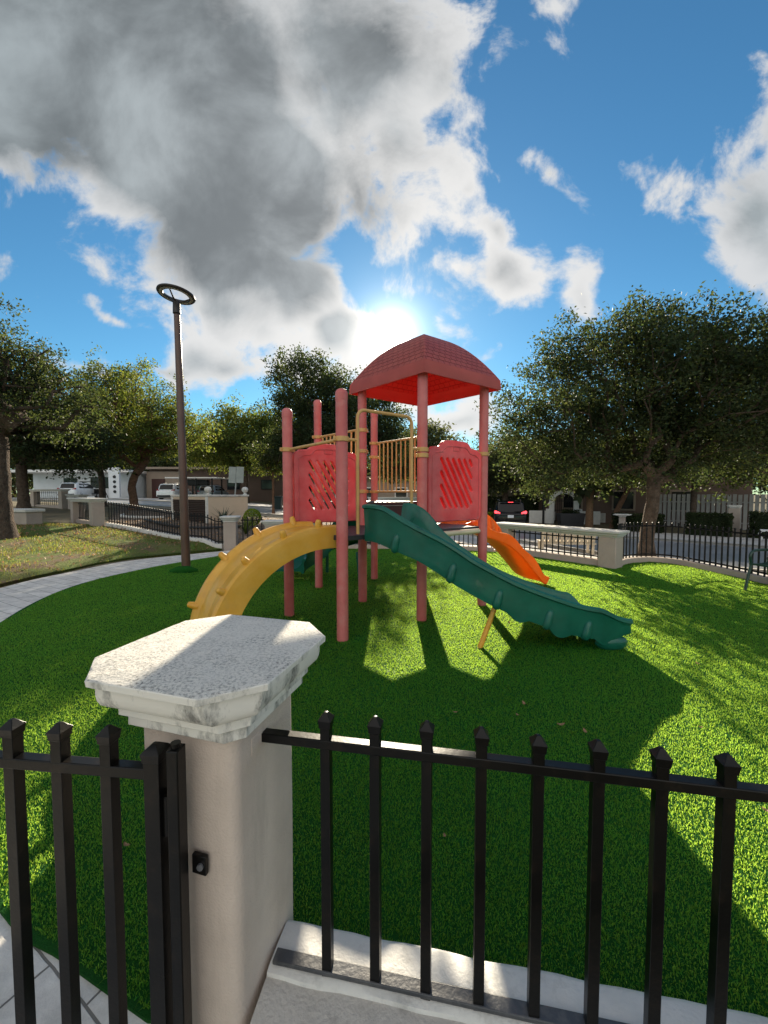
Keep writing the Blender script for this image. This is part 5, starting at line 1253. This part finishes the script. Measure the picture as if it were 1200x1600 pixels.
# white board fence on the right
def board_fence():
    A = Vector((19.0, 27.5)); B = Vector((30.0, 17.5)); d = (B - A).normalized(); n = 58; sp = (B - A).length / n; ang = math.atan2(d.y, d.x); t = thing('board_fence', 'tall weathered white board fence behind the hedges on the right', 'fence', (A.x, A.y, -.75))
    first = None
    for k in range(n):
        q = d * sp * (k + .5)
        if first is None: first = MB().box((0, 0, 1.15), (sp * .72, .03, 2.2), 0).build('board', M['picket_white'], t, smooth=0, loc=(q.x, q.y, 0)); first.rotation_euler.z = ang
        else: dup_part(first, t, (q.x, q.y, random.uniform(-.02, .02)), ang)
    m = (A + B) / 2
    for zz in (-.3, 1.0): MB().box((m.x + .04, m.y + .05, zz), ((B - A).length, .05, .09), ang).build('rail', M['picket_white'], t, smooth=0)
board_fence()
p = pillar('plain beige gate post between the two dark hedges on the right', 18.9, 21.4, 1.5, .5, .3, rz=-.7)
# shaded screen far left, wall under brown building etc. are above; pale wall across the street behind the tower
o = MB(); A = (-3.5, 36.0); o.box((1.5, 36.2, .55), (9.0, .25, 1.3), .05); o = o.build('street_wall', M['white_wall'], smooth=0); tag(o, 'pale low wall across the street, seen under the tower rail', 'wall')

# ------------------------------------------------------------------ benches
def park_bench():
    a = Vector((6.02, 6.5, 0)); b = Vector((6.42, 5.0, 0)); d = (b - a).normalized(); n = Vector((-d.y, d.x, 0)); n = n if n.x > 0 else -n
    t = thing('park_bench', 'dark green metal park bench on the turf at the right edge', 'bench', tuple(a))
    def P(s, v, z): q = a + d * s + n * v; return (q.x, q.y, z)
    L = (b - a).length
    for s in (0.03, L - .03):
        pts = [P(s, -.10, 0), P(s, -.06, .2), P(s, .0, .42), P(s, -.02, .56), P(s, .03, .635), P(s, .16, .655), P(s, .36, .65), P(s, .43, .62)]
        MB().tube(catmull(pts, 5), .021, 8).build('arm_rest', M['bench_green'], t)
        MB().tube(catmull([P(s, .50, 0), P(s, .42, .3), P(s, .41, .5), P(s, .50, .86)], 5), .021, 8).build('rear_leg', M['bench_green'], t)
    st = MB()
    for k in range(7): v = .02 + k * .06; st.box(P(L / 2, v, .43 - .012 * math.sin(k / 6 * PI)), (L, .042, .022), math.atan2(d.y, d.x))
    st.build('seat', M['bench_green'], t, bevel=.004)
    st = MB()
    for k in range(6): st.box(P(L / 2, .415 + k * .016, .5 + k * .066), (L, .02, .046), math.atan2(d.y, d.x))
    st.build('backrest', M['bench_green'], t, bevel=.004)
park_bench()
def slat_bench():
    x, y = 6.45, 14.0; z = h1(x, y) + .015; a = -.1; t = thing('slatted_bench', 'cream slatted bench on the pavement behind the white slab screen', 'bench', (x, y, z), None, a); Z = (0, 0, 0)
    s = MB()
    for k in range(14): s.box((-.86 + k * .132, -.22 - .0, .62), (.10, .03, .52), 0, rot=(.16, 0, 0))
    s.build('backrest', M['bench_cream'], t, bevel=.004, loc=Z)
    s = MB()
    for zz in (.36, .62, .86): s.box((0, -.19 - (.62 - zz) * .15, zz), (1.86, .035, .06))
    s.build('back_rails', M['bench_cream'], t, loc=Z)
    s = MB()
    for k in range(4): s.box((0, -.1 + k * .12, .42), (1.86, .10, .03))
    s.build('seat', M['bench_cream'], t, bevel=.004, loc=Z)
    for sx in (-.85, .85):
        s = MB(); s.box((sx, -.18, .2), (.07, .07, .42)); s.build('leg', M['bench_cream'], t, loc=Z); s = MB(); s.box((sx, .26, .2), (.07, .07, .42)); s.build('leg', M['bench_cream'], t, loc=Z)
slat_bench()
def white_table():
    x, y = 17.6, 18.0; z = h1(x, y) + .11; t = thing('white_bench', 'white curved leg bench on the far pavement at the right edge', 'bench', (x, y, z), None, -.7); Z = (0, 0, 0)
    MB().box((0.5, 0, .48), (1.7, .5, .08)).build('seat', M['white_trim'], t, bevel=.02, loc=Z)
    for sx in (-.3, 1.2):
        for sy in (-.18, .18): MB().tube(catmull([(sx, sy, .45), (sx - .08, sy, .3), (sx + .02, sy, .15), (sx - .06, sy, 0)], 4), .03, 6).build('leg', M['white_trim'], t, loc=Z)
white_table()

# ------------------------------------------------------------------ camera, sun, sky
cam = bpy.data.cameras.new('camera'); co = bpy.data.objects.new('camera', cam); COL.objects.link(co)
co.location = (0, 0, 1.6); co.rotation_euler = (PI / 2 - math.atan(30 / 620), 0, 0)
cam.sensor_fit = 'VERTICAL'; cam.sensor_height = 36; cam.lens = 36 * 620 / 1600; cam.clip_start = .05; cam.clip_end = 3000
S.camera = co
sl = bpy.data.lights.new('sun', 'SUN'); sl.energy = 4.8; sl.angle = math.radians(.5); sl.color = (1, .88, .68); so = bpy.data.objects.new('sun', sl); COL.objects.link(so)
so.rotation_euler = SUN_DIR.to_track_quat('Z', 'Y').to_euler(); so.location = (2, 30, 14)

def px(x, y):
    p = math.atan(30 / 620); a = (x - 600) / 620; b = -(y - 800) / 620; c = math.cos(p) + b * math.sin(p); e = -math.sin(p) + b * math.cos(p); return a / c, e / c

def cloud_group():
    g = bpy.data.node_groups.new('cloud_density', 'ShaderNodeTree'); I = g.interface
    I.new_socket('Vector', in_out='INPUT', socket_type='NodeSocketVector'); I.new_socket('Density', in_out='OUTPUT', socket_type='NodeSocketFloat'); I.new_socket('Mask', in_out='OUTPUT', socket_type='NodeSocketFloat')
    N, L = g.nodes, g.links; gi = N.new('NodeGroupInput'); go = N.new('NodeGroupOutput')
    def noise(sc, det, ro, vec, dist=0.0):
        n = N.new('ShaderNodeTexNoise'); setin(n, 'Scale', sc); setin(n, 'Detail', det); setin(n, 'Roughness', ro); setin(n, 'Distortion', dist); L.new(vec, n.inputs['Vector']); return n
    w = noise(3.2, 3.0, .55, gi.outputs[0])
    sb = N.new('ShaderNodeVectorMath'); sb.operation = 'SUBTRACT'; L.new(w.outputs['Color'], sb.inputs[0]); sb.inputs[1].default_value = (.5, .5, .5)
    wa = N.new('ShaderNodeVectorMath'); wa.operation = 'MULTIPLY_ADD'; L.new(sb.outputs[0], wa.inputs[0]); wa.inputs[1].default_value = (.24, .24, 0); L.new(gi.outputs[0], wa.inputs[2])
    # (x, y, rx, ry, rotation deg, weight): where cloud masses stand in the sky
    B = [(120, 60, 450, 260, 14, 1.5), (340, 290, 310, 200, 40, 1.5), (540, 70, 210, 240, 0, .66), (610, 230, 140, 170, -30, .5), (40, 200, 220, 130, 20, 1.0), (450, 440, 165, 95, 25, 1.0), (690, 150, 75, 160, 15, .42), (560, 330, 130, 140, 0, .7),
         (545, 532, 74, 58, 40, .85), (645, 470, 60, 46, 20, .5), (690, 515, 55, 26, 10, .4), (752, 440, 92, 52, 0, .55), (768, 388, 28, 48, -10, .4), (1180, 320, 120, 120, 30, .7), (1215, 220, 70, 110, 0, .6),
         (878, 280, 36, 24, 0, .28), (905, 312, 34, 18, 30, .25), (890, 470, 26, 46, 0, .3), (165, 481, 75, 13, 6, .32), (120, 572, 150, 22, 10, .42), (250, 585, 130, 24, 8, .38), (355, 575, 95, 58, 0, .5), (415, 505, 60, 50, 0, .4),
         (90, 350, 70, 24, 12, .3), (5, 445, 40, 42, 0, .35), (720, 655, 110, 38, -12, .45), (640, 600, 60, 40, 0, .3), (470, 590, 90, 24, 8, .3), (735, 320, 28, 18, 0, .25), (820, 680, 90, 22, 0, .3), (330, 480, 40, 20, 20, .25)]
    cur = None
    for x, y, rx, ry, r, wt in B:
        u, v = px(x, y); m = N.new('ShaderNodeMapping'); m.vector_type = 'TEXTURE'; m.inputs['Location'].default_value = (u, v, 0); m.inputs['Rotation'].default_value = (0, 0, math.radians(-r))
        m.inputs['Scale'].default_value = (rx / 620, ry / 620, 1e4); L.new(wa.outputs[0], m.inputs['Vector'])
        ln = N.new('ShaderNodeVectorMath'); ln.operation = 'LENGTH'; L.new(m.outputs[0], ln.inputs[0])
        ma = N.new('ShaderNodeMath'); ma.operation = 'MULTIPLY_ADD'; L.new(ln.outputs['Value'], ma.inputs[0]); ma.inputs[1].default_value = -wt; ma.inputs[2].default_value = wt
        if cur is None: cur = ma.outputs[0]
        else:
            mm = N.new('ShaderNodeMath'); mm.operation = 'SMOOTH_MAX'; mm.inputs[2].default_value = .12; L.new(cur, mm.inputs[0]); L.new(ma.outputs[0], mm.inputs[1]); cur = mm.outputs[0]
    cl = N.new('ShaderNodeMath'); cl.operation = 'MAXIMUM'; cl.inputs[1].default_value = -.5; L.new(cur, cl.inputs[0])
    f1 = noise(4.6, 13.0, .60, gi.outputs[0], .25)
    a1 = N.new('ShaderNodeMath'); a1.operation = 'MULTIPLY_ADD'; L.new(f1.outputs['Fac'], a1.inputs[0]); a1.inputs[1].default_value = 2.7; a1.inputs[2].default_value = -1.38
    s = N.new('ShaderNodeMath'); s.operation = 'ADD'; L.new(cl.outputs[0], s.inputs[0]); L.new(a1.outputs[0], s.inputs[1])
    f2 = noise(1.6, 3.0, .5, gi.outputs[0]); k2 = N.new('ShaderNodeMath'); k2.operation = 'MULTIPLY_ADD'; L.new(f2.outputs['Fac'], k2.inputs[0]); k2.inputs[1].default_value = .7; k2.inputs[2].default_value = -.35
    ms = N.new('ShaderNodeMath'); ms.operation = 'ADD'; L.new(cl.outputs[0], ms.inputs[0]); L.new(k2.outputs[0], ms.inputs[1])
    m2 = N.new('ShaderNodeMath'); m2.operation = 'MULTIPLY_ADD'; L.new(a1.outputs[0], m2.inputs[0]); m2.inputs[1].default_value = .34; L.new(ms.outputs[0], m2.inputs[2])
    L.new(s.outputs[0], go.inputs[0]); L.new(m2.outputs[0], go.inputs[1]); return g

def make_world():
    w = bpy.data.worlds.new('World'); S.world = w; w.use_nodes = True; nt = w.node_tree; N, L = nt.nodes, nt.links; N.clear()
    out = N.new('ShaderNodeOutputWorld'); bg = N.new('ShaderNodeBackground'); bg.inputs['Strength'].default_value = .075
    sky = N.new('ShaderNodeTexSky'); sky.sky_type = 'NISHITA'; sky.sun_disc = False; sky.sun_elevation = SUN_EL; sky.sun_rotation = SUN_AZ; sky.altitude = 300; sky.air_density = 1.0; sky.dust_density = .1; sky.ozone_density = 3.0
    def mt(op, a, b=None, c=None, clamp=False):
        n = N.new('ShaderNodeMath'); n.operation = op; n.use_clamp = clamp
        for i, v in enumerate((a, b, c)):
            if v is None: continue
            if isinstance(v, (int, float)): n.inputs[i].default_value = v
            else: L.new(v, n.inputs[i])
        return n.outputs[0]
    def vm(op, a, b=None, c=None, sc=None, out_i=0):
        n = N.new('ShaderNodeVectorMath'); n.operation = op
        for i, v in enumerate((a, b, c)):
            if v is None: continue
            if isinstance(v, tuple): n.inputs[i].default_value = v
            else: L.new(v, n.inputs[i])
        if sc is not None:
            if isinstance(sc, (int, float)): n.inputs['Scale'].default_value = sc
            else: L.new(sc, n.inputs['Scale'])
        return n.outputs[out_i]
    def mixc(f, a, b):
        n = N.new('ShaderNodeMix'); n.data_type = 'RGBA'
        for i, v in ((0, f), (6, a), (7, b)):
            if isinstance(v, (int, float)): n.inputs[i].default_value = v
            elif isinstance(v, tuple): n.inputs[i].default_value = col4(v)
            else: L.new(v, n.inputs[i])
        return n.outputs[2]
    def sstep(v, a, b, lo=0., hi=1.):
        n = N.new('ShaderNodeMapRange'); n.interpolation_type = 'SMOOTHSTEP'; setin(n, 'From Min', a); setin(n, 'From Max', b); setin(n, 'To Min', lo); setin(n, 'To Max', hi); L.new(v, n.inputs['Value']); return n.outputs[0]
    tc = N.new('ShaderNodeTexCoord'); d = vm('NORMALIZE', tc.outputs['Generated']); sp = N.new('ShaderNodeSeparateXYZ'); L.new(d, sp.inputs[0])
    yy = mt('MAXIMUM', mt('ABSOLUTE', sp.outputs[1]), .12)
    cb = N.new('ShaderNodeCombineXYZ'); L.new(mt('DIVIDE', sp.outputs[0], yy), cb.inputs[0]); L.new(mt('DIVIDE', sp.outputs[2], yy), cb.inputs[1]); L.new(mt('SIGN', sp.outputs[1]), cb.inputs[2])
    uv = cb.outputs[0]
    g = cloud_group()
    def dens(v): n = N.new('ShaderNodeGroup'); n.node_tree = g; L.new(v, n.inputs[0]); return n.outputs
    su, sv = SUN_DIR.x / SUN_DIR.y, SUN_DIR.z / SUN_DIR.y
    to = vm('SUBTRACT', (su, sv, 0), uv); ton = vm('NORMALIZE', to); p2 = vm('MULTIPLY_ADD', ton, (.05, .05, 0), uv)
    d1, msk = dens(uv); d2 = dens(p2)[0]
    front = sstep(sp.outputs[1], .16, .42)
    d1 = mt('ADD', d1, mt('MULTIPLY', mt('SUBTRACT', 1.0, front), .55))     # broken bright cloud added beside and behind, out of view, as neutral fill light
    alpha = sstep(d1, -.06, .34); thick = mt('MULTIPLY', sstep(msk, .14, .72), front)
    lit = sstep(mt('SUBTRACT', d1, d2), -.16, .30)
    sang = vm('DOT_PRODUCT', d, tuple(SUN_DIR), out_i=1)
    ang = mt('ARCCOSINE', mt('MINIMUM', sang, .99999))          # radians from the sun
    near = sstep(ang, .05, .9, 1., 0.)
    # cloud radiance (in sky units: x0.1 later)
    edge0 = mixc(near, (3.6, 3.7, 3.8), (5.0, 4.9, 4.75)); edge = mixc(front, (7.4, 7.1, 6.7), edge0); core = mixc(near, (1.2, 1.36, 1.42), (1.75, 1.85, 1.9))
    tn = N.new('ShaderNodeTexNoise'); setin(tn, 'Scale', 3.4); setin(tn, 'Detail', 7.0); setin(tn, 'Roughness', .55); setin(tn, 'Distortion', .3); L.new(uv, tn.inputs['Vector'])
    core = vm('SCALE', core, sc=sstep(tn.outputs['Fac'], .30, .72, .72, 1.75))
    shade = mt('MULTIPLY', thick, mt('SUBTRACT', 1.0, mt('MULTIPLY', mt('MULTIPLY', lit, .5), mt('SUBTRACT', 1.15, sstep(msk, .2, .7)))))
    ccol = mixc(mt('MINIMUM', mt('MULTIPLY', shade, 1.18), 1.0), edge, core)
    # clear sky: tinted Nishita
    hs = N.new('ShaderNodeHueSaturation'); setin(hs, 'Saturation', 1.10); setin(hs, 'Value', 1.0); L.new(sky.outputs[0], hs.inputs['Color'])
    gm = vm('MULTIPLY', hs.outputs[0], (.49, .745, .73))
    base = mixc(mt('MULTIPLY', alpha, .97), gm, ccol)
    # the sun's disc and aureole in thin cloud
    disc = sstep(ang, math.radians(1.5), math.radians(2.8), 1., 0.)
    au = mt('POWER', 2.71828, mt('MULTIPLY', ang, -1 / math.radians(1.8)))
    au2 = mt('POWER', 2.71828, mt('MULTIPLY', ang, -1 / math.radians(9)))
    glow = mt('MULTIPLY_ADD', disc, 60.0, mt('MULTIPLY_ADD', au, 22.0, mt('MULTIPLY', au2, .5)))
    gl = vm('SCALE', (1.0, .95, .84), sc=glow)
    tot = vm('ADD', base, gl)
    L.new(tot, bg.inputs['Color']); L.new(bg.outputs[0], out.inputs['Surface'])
    w.cycles.sampling_method = 'MANUAL'; w.cycles.sample_map_resolution = 1024
make_world()
vs = S.view_settings; vs.view_transform = 'Standard'; vs.look = 'None'; vs.exposure = 1.28; vs.gamma = 1; vs.use_curve_mapping = False
S.render.engine = 'CYCLES'; S.cycles.use_denoising = True; S.cycles.max_bounces = 8; S.cycles.diffuse_bounces = 4; S.cycles.sample_clamp_indirect = 8
